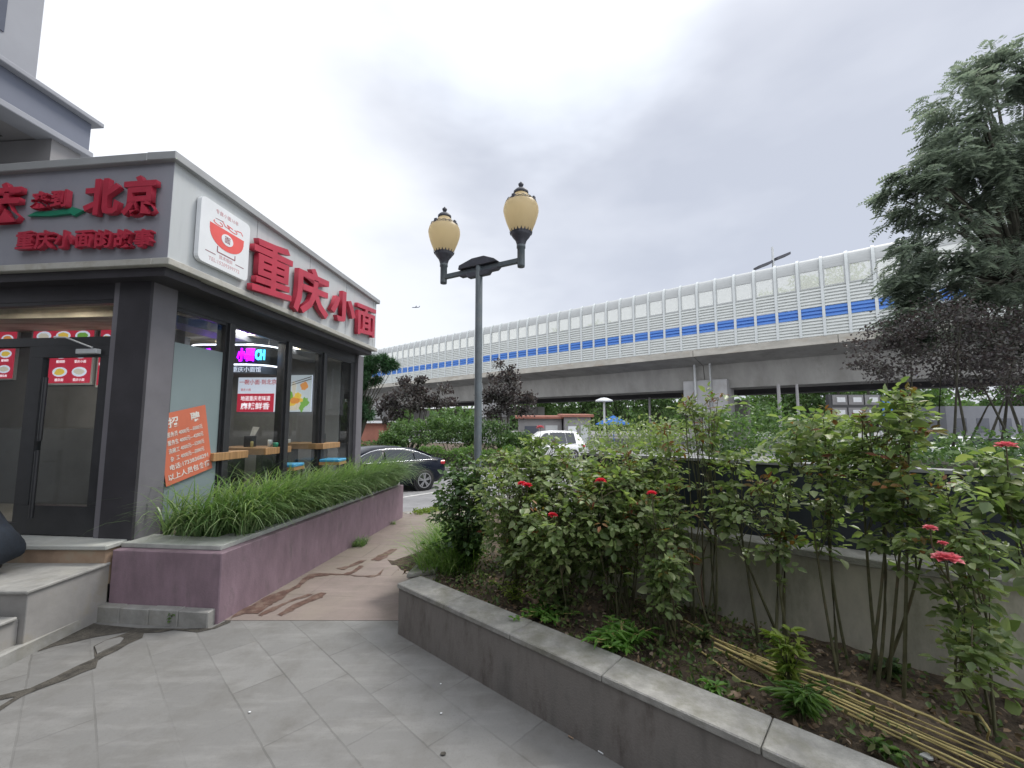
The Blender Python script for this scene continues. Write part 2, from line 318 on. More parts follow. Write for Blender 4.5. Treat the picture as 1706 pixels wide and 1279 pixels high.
M['l_shrub'] = leafmat('dark_shrub_leaf', [(.045, .09, .035), (.07, .13, .05), (.10, .175, .06), (.14, .21, .07)], .28, .4, .4)
M['l_bright'] = leafmat('bright_weed_leaf', [(.09, .20, .04), (.13, .27, .055), (.18, .31, .08)], .4)
M['l_yellow'] = leafmat('yellow_green_leaf', [(.17, .24, .04), (.22, .27, .06), (.12, .21, .04)], .35)
M['l_grass'] = leafmat('lilyturf_blade', [(.09, .17, .06), (.13, .225, .085), (.19, .28, .12), (.27, .34, .18)], .4, .36, .6)
M['l_ground'] = leafmat('ground_leaf', [(.05, .09, .03), (.08, .14, .04), (.13, .18, .06), (.14, .13, .06)], .3)
M['l_litter'] = leafmat('dead_leaf', [(.15, .10, .06), (.24, .17, .11), (.10, .07, .045), (.34, .27, .21)], .1, .8)
M['l_plum'] = leafmat('purple_plum_leaf', [(.045, .042, .043), (.06, .053, .055), (.065, .07, .058), (.095, .09, .082)], .25, .5, .4, (1.4, .9, .9))
M['l_tree'] = leafmat('hazed_locust_leaf', [(.115, .145, .122), (.15, .185, .152), (.185, .22, .182), (.215, .25, .205)], .55, tcol=(1.15, 1.2, 1.0))  # paled and greyed: veiling haze is put into the leaf colour
M['l_far'] = leafmat('far_tree_leaf', [(.07, .13, .05), (.10, .175, .065), (.14, .21, .085)], .35)
M['l_pine'] = leafmat('pine_needle', [(.02, .06, .025), (.035, .09, .035), (.05, .12, .045)], .15)
M['l_hedge'] = leafmat('hedge_leaf', [(.06, .12, .03), (.095, .18, .045), (.14, .23, .06)], .35)
M['petal'] = leafmat('pink_petal', [(.66, .17, .22), (.74, .28, .31), (.56, .11, .15)], .3, .5, .3, (1.2, .9, .9)); M['petal_red'] = leafmat('red_petal', [(.6, .03, .06), (.7, .06, .10)], .3, .5, .3, (1.2, .8, .8))
# ------------------------------------------------------------ leaves
def leaf_mesh(name, m, parent, pos, d, nr, ln, wd, fold=.18, kind='fold', bend=.0):
    """one mesh of separate leaves. fold: six corners folded on the midrib; flat: four corners"""
    n = len(pos)
    if n == 0: return None
    pos, d, nr = (np.asarray(x, float) for x in (pos, d, nr)); ln = np.broadcast_to(np.asarray(ln, float), n)[:, None]; wd = np.broadcast_to(np.asarray(wd, float), n)[:, None]
    d = d / (np.linalg.norm(d, axis=1, keepdims=True) + 1e-9); sdv = np.cross(d, nr); sdv /= (np.linalg.norm(sdv, axis=1, keepdims=True) + 1e-9); up = np.cross(sdv, d)
    if kind == 'fold':
        tip = pos + d * ln - up * ln * bend
        a = pos + d * ln * .35 ; b = pos + d * ln * .72 - up * ln * bend * .4
        V = np.stack([pos, a - sdv * wd * .5 + up * wd * fold, b - sdv * wd * .36 + up * wd * fold, tip, b + sdv * wd * .36 + up * wd * fold, a + sdv * wd * .5 + up * wd * fold], 1); k = 6
        Fc = np.array([[0, 3, 2, 1], [0, 5, 4, 3]])
    else:
        V = np.stack([pos, pos + d * ln * .45 - sdv * wd * .5, pos + d * ln, pos + d * ln * .45 + sdv * wd * .5], 1); k = 4; Fc = np.array([[0, 3, 2, 1]])
    faces = (np.arange(n)[:, None, None] * k + Fc[None]).reshape(-1, 4)
    V = V.reshape(-1, 3)
    if parent: V = V - np.array(root_loc(parent))
    me = bpy.data.meshes.new(name); me.vertices.add(len(V)); me.vertices.foreach_set('co', V.ravel()); me.loops.add(faces.size); me.loops.foreach_set('vertex_index', faces.ravel().astype(np.int32))
    me.polygons.add(len(faces)); me.polygons.foreach_set('loop_start', np.arange(0, faces.size, 4, dtype=np.int32)); me.polygons.foreach_set('loop_total', np.full(len(faces), 4, np.int32)); me.update(calc_edges=True)
    me.materials.append(m); o = bpy.data.objects.new(name, me); COL.objects.link(o)
    if parent: o.parent = parent
    return o
def blades(name, m, parent, base, lean, ln, wd, droop=.9, segs=4):
    """arching grass blades, each a strip of quads ending in a point"""
    n = len(base); base = np.asarray(base, float); lean = np.asarray(lean, float); ln = np.broadcast_to(ln, n); wd = np.broadcast_to(wd, n); droop = np.broadcast_to(droop, n)
    lh = lean / (np.linalg.norm(lean, axis=1, keepdims=True) + 1e-9); sd_ = np.stack([-lh[:, 1], lh[:, 0], np.zeros(n)], 1)
    V = []; th0 = rng.uniform(.95, 1.5, n)
    p = base.copy(); seg = (ln / segs)[:, None]
    for i in range(segs + 1):
        wi = (wd * (1 - (i / segs) ** 2) * .5 + .0004)[:, None]
        V += [p - sd_ * wi, p + sd_ * wi]
        th = th0 - droop * 1.5 * ((i + .5) / segs) ** 1.3
        p = p + seg * (lh * np.cos(th)[:, None] + np.array([0, 0, 1.]) * np.sin(th)[:, None])
    V = np.stack(V, 1); k = V.shape[1]
    Fc = np.array([[2 * i, 2 * i + 1, 2 * i + 3, 2 * i + 2] for i in range(segs)]); faces = (np.arange(n)[:, None, None] * k + Fc[None]).reshape(-1, 4); V = V.reshape(-1, 3)
    if parent: V = V - np.array(root_loc(parent))
    me = bpy.data.meshes.new(name); me.from_pydata(V.tolist(), [], faces.tolist()); me.update(); me.materials.append(m)
    me.polygons.foreach_set('use_smooth', np.ones(len(faces), bool))
    o = bpy.data.objects.new(name, me); COL.objects.link(o)
    if parent: o.parent = parent
    return o
def rdirs(n, up=0.):
    d = rng.normal(size=(n, 3)); d[:, 2] += up; return d / np.linalg.norm(d, axis=1, keepdims=True)
# ------------------------------------------------------------ text
def text(name, body, m, parent, p, xdir, h, updir=(0, 0, 1), ext=.002, bold=0., sx=1., align='CENTER', off=.0, space=1.):
    """raised lettering standing on a surface: p is its centre, ext how far it stands out"""
    c = bpy.data.curves.new(name, 'FONT'); c.body = body; c.size = 1; c.extrude = ext / h / 2; c.offset = bold; c.align_x = align; c.align_y = 'CENTER'; c.resolution_u = 2; c.space_character = space
    o = bpy.data.objects.new(name, c); COL.objects.link(o); bpy.context.view_layer.update()
    me = bpy.data.meshes.new_from_object(o.evaluated_get(bpy.context.evaluated_depsgraph_get())); bpy.data.objects.remove(o); bpy.data.curves.remove(c)
    n = len(me.vertices); co = np.empty(n * 3); me.vertices.foreach_get('co', co); co = co.reshape(-1, 3)
    x = np.array(unit(xdir)); u = np.array(unit(updir)); z = np.cross(x, u)
    co[:, 1] -= (co[:, 1].max() + co[:, 1].min()) / 2
    if align == 'CENTER': co[:, 0] -= (co[:, 0].max() + co[:, 0].min()) / 2
    V = np.array(p) + co[:, :1] * h * sx * x + co[:, 1:2] * h * u + (co[:, 2:3] * h + ext / 2 + off) * z
    if parent: V = V - np.array(root_loc(parent))
    me.vertices.foreach_set('co', V.ravel()); me.update(); me.name = name; me.materials.clear(); me.materials.append(m)
    o = bpy.data.objects.new(name, me); COL.objects.link(o)
    if parent: o.parent = parent
    return o
# ============================================================ GROUND
def sheet(name, pts, m, z=None, parent=None):
    b = MB(); b.add([(p[0], p[1], p[2] if z is None else z) for p in pts], [tuple(range(len(pts)))])
    o = b.build(name, m, parent)
    if o.data.polygons[0].normal.z < 0: o.data.flip_normals()
    return tag(o, kind='structure')
sheet('ground', [(-1500, -300), (1500, -300), (1500, 2500), (-1500, 2500)], M['asphalt'], -.56)
LOTZ = -.43
lot = MB()
xs = [-60, -3, 0, 70]; ys = [(8.0, -.045), (9.2, -.075), (14.0, -.43), (60, -.43)]
lot.add([(x, y, z) for y, z in ys for x in xs], [(j * 4 + i, j * 4 + i + 1, (j + 1) * 4 + i + 1, (j + 1) * 4 + i) for j in range(3) for i in range(3)])
tag(lot.build('parking_lot', M['asphalt']), kind='structure')
def lotz(y): return np.interp(y, [8.0, 9.2, 14, 60], [-.045, -.075, -.43, -.43])
def on_lot(px, py, dz=.006):
    z = -.2
    for _ in range(12): p = at(px, py, z=z); z = float(lotz(p.y)) + dz
    return p
# near paving as a real slab with an edge at its far side
kA, kB = at(668, 858, z=0), at(757, 843, z=0)
edge_u = unit((kB - kA).to_tuple()); farL = kA - edge_u * 12; farR = kB + edge_u * 18
pv = MB(); pv.prism([(-16, -8), (14, -8), (14, 6.0), (-16, 6.0)], -.3, 0); tag(pv.build('paving', M['pave']), kind='structure')
pl_ = MB(); pl_.prism([(-2.66, 4.02), (-.99, 4.02), (-.55, 7.3), (kB.x + .25, kB.y), (kA.x - .6, kA.y)], -.28, .004); tag(pl_.build('path', M['path']), kind='structure')
fs = MB(); fs.prism([(-16, 6.0), (-3.6, 6.0), (-3.6, 8.3), (-16, 8.3)], -.3, -.002); fs.prism([(-3.0, 6.0), (14, 6.0), (14, 8.2), (kB.x + .2, kB.y - .02), (kA.x - .5, kA.y)], -.3, -.002); tag(fs.build('pavement', M['pave']), kind='structure')
kb = MB(); q = Vector((-edge_u.y, edge_u.x, 0))
kb.box(kA + edge_u * .12 - Vector((0, 0, .25)), edge_u * 9, q * .14, (0, 0, .262)); tag(kb.build('kerb', M['coping'], bevel=.01), kind='structure')
# painted bay lines on the parking lot
def strip_line(a, b, wd=.11):
    A, B = on_lot(*a), on_lot(*b); u = (B - A).normalized(); s_ = u.cross(Vector((0, 0, 1))).normalized() * wd / 2
    n = 6; vs = []
    for i in range(n + 1):
        p = A.lerp(B, i / n)
        for sgn in (-1, 1):
            r = p + s_ * sgn; vs.append((r.x, r.y, float(lotz(r.y)) + .006))
    b_ = MB(); b_.add(vs, [(2 * i, 2 * i + 1, 2 * i + 3, 2 * i + 2) for i in range(n)]); o = b_.build('bay_line', M['line'])
    if o.data.polygons[0].normal.z < 0: o.data.flip_normals()
    tag(o, kind='structure')
for a, b in (((640, 833), (746, 815)), ((726, 764), (790, 757)), ((737, 773), (800, 767)), ((640, 779), (700, 770)), ((748, 790), (800, 785)), ((800, 775), (880, 763))): strip_line(a, b)
# damp dirt where paving slabs have sunk and broken
dirt_px = [(46, 1085), (60, 1078), (120, 1050), (148, 1036), (165, 1040), (230, 1046), (300, 1047), (352, 1046), (372, 1036), (386, 1030), (384, 1036), (360, 1046), (330, 1053), (290, 1049), (268, 1053), (240, 1054), (237, 1062), (214, 1072), (196, 1083), (174, 1093), (163, 1100), (160, 1112), (140, 1119), (110, 1132), (70, 1146), (40, 1158), (20, 1170), (0, 1184), (0, 1176), (26, 1160), (0, 1166), (0, 1158), (50, 1146), (90, 1128), (126, 1110), (144, 1102), (158, 1096), (157, 1083), (156, 1076), (176, 1066), (200, 1058), (215, 1052), (175, 1058), (148, 1063), (120, 1070), (90, 1076), (66, 1084)]
sheet('dirt', [at(x, y, z=.004) for x, y in dirt_px], M['dirt'])
for poly in ([(158, 1078), (176, 1068), (200, 1062), (206, 1064), (200, 1072), (178, 1082), (162, 1090)],):
    b = MB(); b.prism([(at(x, y, z=.004).x, at(x, y, z=.004).y) for x, y in poly], .002, .011); tag(b.build('paving_fragment', M['pave']), kind='structure')
mud = [[(384, 1030), (400, 1016), (420, 1008), (452, 990), (478, 982), (492, 976), (500, 968), (515, 956), (528, 955), (545, 955), (572, 956), (590, 949), (598, 942), (606, 943), (594, 952), (580, 958), (552, 957), (540, 959), (526, 960), (512, 966), (500, 978), (484, 985), (470, 998), (456, 1004), (444, 1012), (430, 1022), (408, 1022)],
       [(462, 1024), (476, 1014), (492, 1005), (520, 992), (534, 987), (544, 988), (538, 995), (520, 1001), (500, 1010), (480, 1020), (470, 1026)],
       [(430, 1024), (446, 1015), (470, 1005), (490, 997), (510, 990), (523, 988), (508, 995), (488, 1001), (470, 1009), (448, 1020), (436, 1026)],
       [(618, 932), (628, 926), (640, 920), (652, 914), (662, 914), (652, 922), (640, 930), (630, 934), (622, 933)], [(560, 946), (580, 943), (598, 934), (612, 932), (600, 938), (584, 944), (574, 949)],
       [(572, 957), (590, 958), (612, 959), (628, 957), (640, 945), (634, 957), (620, 961), (600, 960)]]
for k, poly in enumerate(mud):
    pts = []
    for i, (x, y) in enumerate(poly):
        x2, y2 = poly[(i + 1) % len(poly)]
        for s_ in (0, .33, .66):
            px, py = x + (x2 - x) * s_, y + (y2 - y) * s_
            if s_: px += random.uniform(-1.6, 1.6); py += random.uniform(-.8, .8)
            pts.append(at(px, py, z=.008))
    sheet('mud_stain', pts, M['mud'])
# ============================================================ SHOP
F0 = Vector((-3.386, 4.0, 0)); FD = Vector((.0813, .9967, 0)); FN = Vector((.9967, -.0813, 0))      # side face: along, outward
GD = Vector((-.994, .11, 0)).normalized(); GN = Vector((-.11, -.994, 0)).normalized()              # front face: leftward, outward
ZF0, ZF1 = 3.35, 4.49; FL = 5.04; ZFL = .67
shop = thing('noodle_shop', 'glass-fronted single-storey noodle shop with pale sign fascia and red raised letters', 'shop', (-3.386, 4.0, 0))
LEFT = 5.2
b = MB(); b.box(F0 + Vector((0, 0, ZF0 + .06)) - FN * .12, FN * .12, FD * FL, (0, 0, 1.0)); f_side = b.build('side_fascia', M['fascia'], shop)
b = MB(); b.box(F0 + Vector((0, 0, ZF0 + .06)) - GN * .10 - FN * .124, GD * LEFT, GN * .10, (0, 0, 1.0)); f_front = b.build('front_fascia', M['fascia_shaded'], shop)
b = MB(); b.box(F0 + GN * .001 + FN * .0015 + Vector((0, 0, ZF0 + .061)), GD * .128, GN * .005, (0, 0, .998)); b.build('corner_cover', M['fascia_shaded'], f_front)
for k in range(1, 5): b = MB(); b.box(F0 + FD * (k * 1.22) + Vector((0, 0, ZF0 + .07)) + FN * -.001, FN * .003, FD * .004, (0, 0, .98)); b.build('panel_joint', M['dark'], f_side)
b = MB()                                                           # top cornice, L-shaped, and bottom trim
b.box(F0 + Vector((0, 0, ZF1 - .085)) - FN * .25 - FD * .06, FN * .31, FD * (FL + .12), (0, 0, .085)); b.box(F0 + Vector((0, 0, ZF1 - .086)) - GN * .2 - FN * .251, GD * LEFT, GN * .255, (0, 0, .085))
b.build('cornice', M['alum'], shop, bevel=.006)
b = MB()
b.box(F0 + Vector((0, 0, ZF0 - .01)) - FN * .14 - FD * .03, FN * .185, FD * (FL + .06), (0, 0, .068)); b.box(F0 + Vector((0, 0, ZF0 - .011)) - GN * .14 - FN * .141, GD * LEFT, GN * .17, (0, 0, .067))
b.build('fascia_trim', M['trim'], shop, bevel=.006)
# roof deck and soffit
C0 = Vector((-3.70, 4.20, 0)); WD = Vector((.0813, .9967, 0)); WN = Vector((.9967, -.0813, 0))      # glazing plane, corner column
WLEN = 4.78
rf = MB(); rf.prism([(F0 - FN * .26 + FD * .45)[:2], (F0 - FN * .26 + FD * (FL - .05))[:2], (F0 - FN * 5.4 + FD * (FL - .05))[:2], (F0 - FN * 5.4 + FD * .45)[:2]], ZF1 - .3, ZF1 - .2); rf.build('roof', M['alum'], shop)
b = MB(); b.box(F0 + Vector((0, 0, ZF0 - .10)) - FN * .52 + FD * .20, FN * .46, FD * (FL - .24), (0, 0, .085)); b.box(F0 + Vector((0, 0, ZF0 - .101)) - GN * .45 - FN * .05, GD * (LEFT - .1), GN * .42, (0, 0, .086))
b.build('soffit', M['dark'], shop)
b = MB(); b.box(C0 + Vector((0, 0, 3.08)) - WN * .14 + WD * .34, WN * .10, WD * (WLEN - .34), (0, 0, .172)); b.build('window_head', M['dkmetal'], shop)
# corner columns
b = MB(); b.box(C0 + Vector((0, 0, .62)), GD * .36, WD * .01 - GN * .02, (0, 0, 2.63)); b.build('corner_column_shaded_face', M['dark'], shop)  # dark skin on the grey column; shade of its front put into the colour
b = MB(); b.box(C0 + Vector((0, 0, .60)) - WN * .42 + WD * .014, WN * .419, WD * .30, (0, 0, 2.65)); b.build('corner_column', M['grey_col'], shop)
b = MB(); b.box(C0 + Vector((0, 0, -.4)) - WN * .3 + WD * WLEN, WN * .302, WD * .26, (0, 0, 3.65)); b.build('rear_column', M['grey_col'], shop)
b = MB(); b.box(C0 + Vector((0, 0, -.4)) - WN * .26 + WD * (WLEN - .17), WN * .20, WD * .168, (0, 0, 3.48)); b.build('rear_jamb', M['dkmetal'], shop)
# bays of glazing on the side
bays = [(.34, 1.12), (1.22, 2.36), (2.46, 3.44), (3.54, 4.60)]
for i, (s0, s1) in enumerate(bays):
    b = MB(); o_ = C0 - WN * .10
    b.box(o_ + WD * s0 + Vector((0, 0, .68)), WD * (s1 - s0), WN * .05, (0, 0, .07)); b.box(o_ + WD * s0 + Vector((0, 0, 3.04)), WD * (s1 - s0), WN * .05, (0, 0, .05))
    b.box(o_ + WD * s0 + Vector((0, 0, .75)), WD * .03, WN * .05, (0, 0, 2.29)); b.box(o_ + WD * (s1 - .03) + Vector((0, 0, .75)), WD * .03, WN * .05, (0, 0, 2.29))
    wf = b.build('window', M['dkmetal'], shop)
    b = MB(); b.box(o_ + WD * (s0 + .03) + WN * .02 + Vector((0, 0, .75)), WD * (s1 - s0 - .06), WN * .008, (0, 0, 2.29)); b.build('pane', M['win'], wf)
    if i == 0:
        b = MB(); b.box(o_ + WD * (s0 + .035) + WN * .030 + Vector((0, 0, .76)), WD * (s1 - s0 - .07), WN * .003, (0, 0, 1.93)); b.build('frosted_film', M['film'], wf)
for s0 in (1.12, 2.36, 3.44): b = MB(); b.box(C0 - WN * .20 + WD * (s0 + .002) + Vector((0, 0, .66)), WD * .096, WN * .19, (0, 0, 2.42)); b.build('mullion', M['dkmetal'], shop, bevel=.006)
b = MB(); b.box(C0 - WN * .24 + WD * .32 + Vector((0, 0, -.3)), WN * .22, WD * (WLEN - .34), (0, 0, .95)); b.build('sill_wall', M['dark'], shop)
# front entrance: fixed frame, transom and a door leaf
D0 = Vector(at(165, 897, z=ZFL)); D0 = C0 + GD * .37 - GN * .02                                     # right end of the door opening
D0.z = 0
def fb(m_, s0, s1, z0, z1, d0=0., d1=.06, name=None, parent=None, bev=0):
    q_ = MB(); q_.box(D0 + GD * s0 - GN * d1 + Vector((0, 0, z0)), GD * (s1 - s0), GN * (d1 - d0), (0, 0, z1 - z0)); return q_.build(name, m_, parent or shop, bevel=bev)
fb(M['dkmetal'], 0, .06, ZFL, 3.079, 0, .10, 'door_jamb'); fb(M['dark'], 0, 4.6, 3.08, 3.25, .005, .12, 'door_head')
fb(M['dkmetal'], .062, 4.6, 2.60, 2.69, .005, .09, 'transom_bar')
tw = fb(M['dkmetal'], .062, 4.6, 3.04, 3.078, .01, .07, 'transom_window'); fb(M['win'], .062, 4.6, 2.692, 3.038, .03, .038, 'pane', tw)
dr = fb(M['dkmetal'], .07, .97, 2.48, 2.598, .0, .06, 'door')                                       # the leaf: rails and stiles joined into one frame
me = dr.data; bm_ = bmesh.new(); bm_.from_mesh(me); bm_.free()
for args in ((.07, .17, ZFL + .3, 2.478), (.85, .97, ZFL + .3, 2.478), (.07, .97, ZFL + .012, ZFL + .298)): fb(M['dkmetal'], *args, 0, .06, 'door_stile', dr)
fb(M['win'], .17, .85, ZFL + .3, 2.48, .025, .033, 'door_glass', dr)
for z0, z1, s_ in ((1.62, 2.26, .69), (.86, 1.52, .70)):
    b = MB()
    p = D0 + GD * s_ + GN * .07; b.tube([p + Vector((0, 0, z0)), p + Vector((0, 0, z1))], .019, 10)
    for zz in (z0 + .12, z1 - .12): b.tube([p + Vector((0, 0, zz)), p - GN * .075 + GD * .10 + Vector((0, 0, zz))], .009, 6)
    b.build('handle', M['dkmetal'], dr)
b = MB(); p = D0 + GD * .14 + GN * .02; b.box(p + Vector((0, 0, 2.50)), GD * .24, GN * .05, (0, 0, .05)); b.tube([p + GN * .05 + GD * .05 + Vector((0, 0, 2.56)), p + GN * .10 + GD * .30 + Vector((0, 0, 2.66)), p + GN * .03 + GD * .52 + Vector((0, 0, 2.68))], .009, 6)
b.build('door_closer', M['steel'], dr, bevel=.004)
for k, (s0, s1) in enumerate(((.98, 1.94), (2.0, 3.2), (3.26, 4.6))):
    wf = fb(M['dkmetal'], s0, s1, ZFL + .01, ZFL + .12, .01, .06, 'front_window'); fb(M['dkmetal'], s0, s0 + .05, ZFL + .122, 2.598, .01, .06, 'frame', wf); fb(M['win'], s0 + .05, s1, ZFL + .12, 2.6, .03, .038, 'pane', wf)
# interior shell
IY = 8.75; BK = C0 - WN * 6.2
def inbox(name, p, u, v, w_, m): q_ = MB(); q_.box(p, u, v, w_); return q_.build(name, m, shop)
inbox('inner_floor', C0 - WN * 6.2 - GN * .02 + WD * .05 + Vector((0, 0, ZFL - .12)), WN * 5.95, WD * 4.72, (0, 0, .12), M['in_floor'])
inbox('inner_ceiling', C0 - WN * 6.2 + WD * .12 + Vector((0, 0, 3.26)), WN * 6.06, WD * 4.65, (0, 0, .06), M['in_ceil'])
inbox('inner_rear_wall', C0 - WN * 6.2 + WD * 4.62 + Vector((0, 0, ZFL)), WN * 5.9, WD * .12, (0, 0, 2.59), M['in_wall'])
inbox('inner_side_wall', C0 - WN * 6.32 + WD * .12 + Vector((0, 0, ZFL)), WN * .115, WD * 4.6, (0, 0, 2.59), M['in_wall'])
inbox('counter_wall', C0 - WN * 6.19 + WD * 2.15 + Vector((0, 0, ZFL + .002)), WN * 4.6, WD * .1, (0, 0, 2.58), M['in_wall'])
inbox('service_counter', C0 - WN * 6.1 + WD * 1.55 + Vector((0, 0, ZFL + .002)), WN * 4.1, WD * .5, (0, 0, 1.05), M['in_counter'])
for k in range(3): b = MB(); b.box(C0 - WN * 6.1 + WD * (.9 + 1.25 * k) + Vector((0, 0, 3.14)), WN * 5.85, WD * .22, (0, 0, .118)); b.build('ceiling_beam', M['in_ceil'], shop)
b = MB(); b.box(C0 - WN * .9 + WD * .9 + Vector((0, 0, 3.05)), WN * .35, WD * 3.6, (0, 0, .2)); b.build('ceiling_duct', M['bldg_dark'], shop)
# ---- red lettering
def side_letter(ch, x0, x1, y0, y1, bold=.03):
    cx, cy = (x0 + x1) / 2, (y0 + y1) / 2; p = on_wall(cx, cy, F0, FD); a = on_wall(x0, cy, F0, FD); c = on_wall(x1, cy, F0, FD)
    h = abs(on_wall(cx, y0, F0, FD).z - on_wall(cx, y1, F0, FD).z); wd = (c - a).length
    o = text('sign_letter', ch, M['red'], f_side, p, FD, 1, ext=.07, bold=bold, off=.03)
    vs = np.empty(len(o.data.vertices) * 3); o.data.vertices.foreach_get('co', vs); vs = vs.reshape(-1, 3); c0 = np.array(p - root_loc(o)); r = vs - c0
    al = r @ np.array(FD); zz = r[:, 2]; nn = r @ np.array(FN); al *= wd / (al.max() - al.min()); zz = zz * h / (zz.max() - zz.min())
    zz = zz + al * .10                                             # the characters are written with a rise
    vs = c0 + al[:, None] * np.array(FD) + nn[:, None] * np.array(FN) + zz[:, None] * np.array([0, 0, 1.]); o.data.vertices.foreach_set('co', vs.ravel()); o.data.update(); return o
side_letter('重', 414, 477, 404, 494, .022); side_letter('庆', 483, 540, 446, 527, .026); side_letter('小', 544, 585, 485, 537, .04); side_letter('面', 588, 619, 510, 560, .022)
def front_letter(ch, x0, x1, y0, y1, bold=.035, m='red', ext=.05):
    p0 = F0.copy(); cx, cy = (x0 + x1) / 2, (y0 + y1) / 2; p = on_wall(cx, cy, p0, GD); a = on_wall(x0, cy, p0, GD); c = on_wall(x1, cy, p0, GD)
    h = abs(on_wall(cx, y0, p0, GD).z - on_wall(cx, y1, p0, GD).z); wd = (c - a).length
    return text('sign_letter', ch, M[m], f_front, p, -GD, h * 1.05, ext=ext, bold=bold, off=.02, sx=wd / h)
front_letter('重', -78, -18, 306, 384); front_letter('庆', -8, 46, 312, 374); front_letter('来', 66, 92, 325, 352); front_letter('到', 97, 124, 322, 350); front_letter('北', 154, 208, 304, 362); front_letter('京', 216, 269, 300, 362)
for k, ch in enumerate('重庆小面的故事'): front_letter(ch, 40 + k * 32.3, 69 + k * 32.3, 389 - k * .4, 419 - k * .6, .025)
gp = [(52, 362), (66, 355), (90, 354), (122, 350), (127, 347), (145, 353), (128, 362), (124, 358), (90, 362)]
b = MB(); b.slab([on_wall(x, y, F0, GD) + GN * .004 for x, y in gp], GN, .03); b.build('sign_swoosh', M['green'], f_front)
# ---- square logo board on the side fascia
def fp(s, t):                                                      # point on the board: s along from its left edge, t up from its foot, in metres
    return LB + FD * s + Vector((0, 0, t)) + FN * .062
lb0, lb1 = on_wall(320, 431, F0, FD), on_wall(404, 466, F0, FD); lt = on_wall(321, 319, F0, FD)
LB = Vector((lb0.x, lb0.y, lb0.z)); LW = (Vector((lb1.x, lb1.y, 0)) - Vector((lb0.x, lb0.y, 0))).length; LH = lt.z - lb0.z
rc = .06; pts = []
for cx, cy, a0 in ((LW - rc, rc, -90), (LW - rc, LH - rc, 0), (rc, LH - rc, 90), (rc, rc, 180)):
    for k in range(5): a = math.radians(a0 + k * 22.5); pts.append(LB + FD * (cx + rc * math.cos(a)) + Vector((0, 0, cy + rc * math.sin(a))) + FN * .012)
b = MB(); b.slab(pts, FN, .05); board = b.build('logo_board', M['white_board'], shop)
def flat(name, pts, m, par, lift=.0, th=.002): q_ = MB(); q_.slab([fp(s, t) + FN * lift for s, t in pts], FN, th); return q_.build(name, m, par)
bx0, bx1, by1 = LW * .17, LW * .87, LH * .665
bowl = [(bx0, by1)] + [((bx0 + bx1) / 2 - (bx1 - bx0) / 2 * math.cos(a), by1 - LH * .035 - LH * .30 * math.sin(a) ** .8) for a in np.linspace(.12, math.pi - .12, 18)] + [(bx1, by1)]
flat('bowl_emblem', bowl, M['logo_red'], board)
cc = ((bx0 + bx1) / 2, by1 - LH * .15); flat('bowl_disc', [(cc[0] + LW * .12 * math.cos(a), cc[1] + LH * .092 * math.sin(a)) for a in np.linspace(0, 2 * math.pi, 24, endpoint=False)], M['white_board'], board, .0025)
text('bowl_character', '面', M['ink'], board, fp(*cc) + FN * .0045, FD, LH * .12, ext=.002, bold=.0, sx=1.1)
def line(pts, wd, name='emblem_line', m='ink'):
    q_ = MB()
    for (s0, t0), (s1, t1) in zip(pts, pts[1:]):
        d = Vector((s1 - s0, t1 - t0)); n_ = Vector((-d.y, d.x)).normalized() * wd / 2
        q_.slab([fp(s0 - n_.x, t0 - n_.y), fp(s1 - n_.x, t1 - n_.y), fp(s1 + n_.x, t1 + n_.y), fp(s0 + n_.x, t0 + n_.y)], FN, .0015)
    return q_.build(name, M[m], board)
line([(LW * .34, by1 - LH * .32), (LW * .34, by1 - LH * .41), (LW * .70, by1 - LH * .41), (LW * .70, by1 - LH * .335)], .012)
line([(LW * .12, LH * .195), (LW * .31, LH * .195)], .008); line([(LW * .72, LH * .195), (LW * .90, LH * .195)], .008)
for k in range(2): line([(LW * (.34 + .3 * k + .11 * math.cos(a) * (1 - .03 * i)), by1 + LH * (.045 + .028 * math.sin(a)) + .012 * k) for i, a in enumerate(np.linspace(2.4, 7.6, 16))], .010, m='logo_red')
line([(LW * .40, by1 + LH * .12), (LW * .46, by1 + LH * .06), (LW * .55, by1 + LH * .05), (LW * .5, by1 + LH * .10), (LW * .62, by1 + LH * .085)], .010, m='logo_red'); line([(LW * .27, by1 + LH * .10), (LW * .42, by1 + LH * .115)], .006, m='ink'); line([(LW * .70, by1 + LH * .10), (LW * .80, by1 + LH * .115), (LW * .84, by1 + LH * .07)], .010, m='logo_red')
text('board_text', '专做小面10年', M['pink_ink'], board, fp(LW * .5, LH * .89), FD, LH * .075, ext=.0015, space=1.15)
text('board_text', '技术培训', M['pink_ink'], board, fp(LW * .515, LH * .195), FD, LH * .07, ext=.0015)
text('board_text', 'TEL:15209399772', M['pink_ink'], board, fp(LW * .5, LH * .10), FD, LH * .082, ext=.0015, space=1.08)
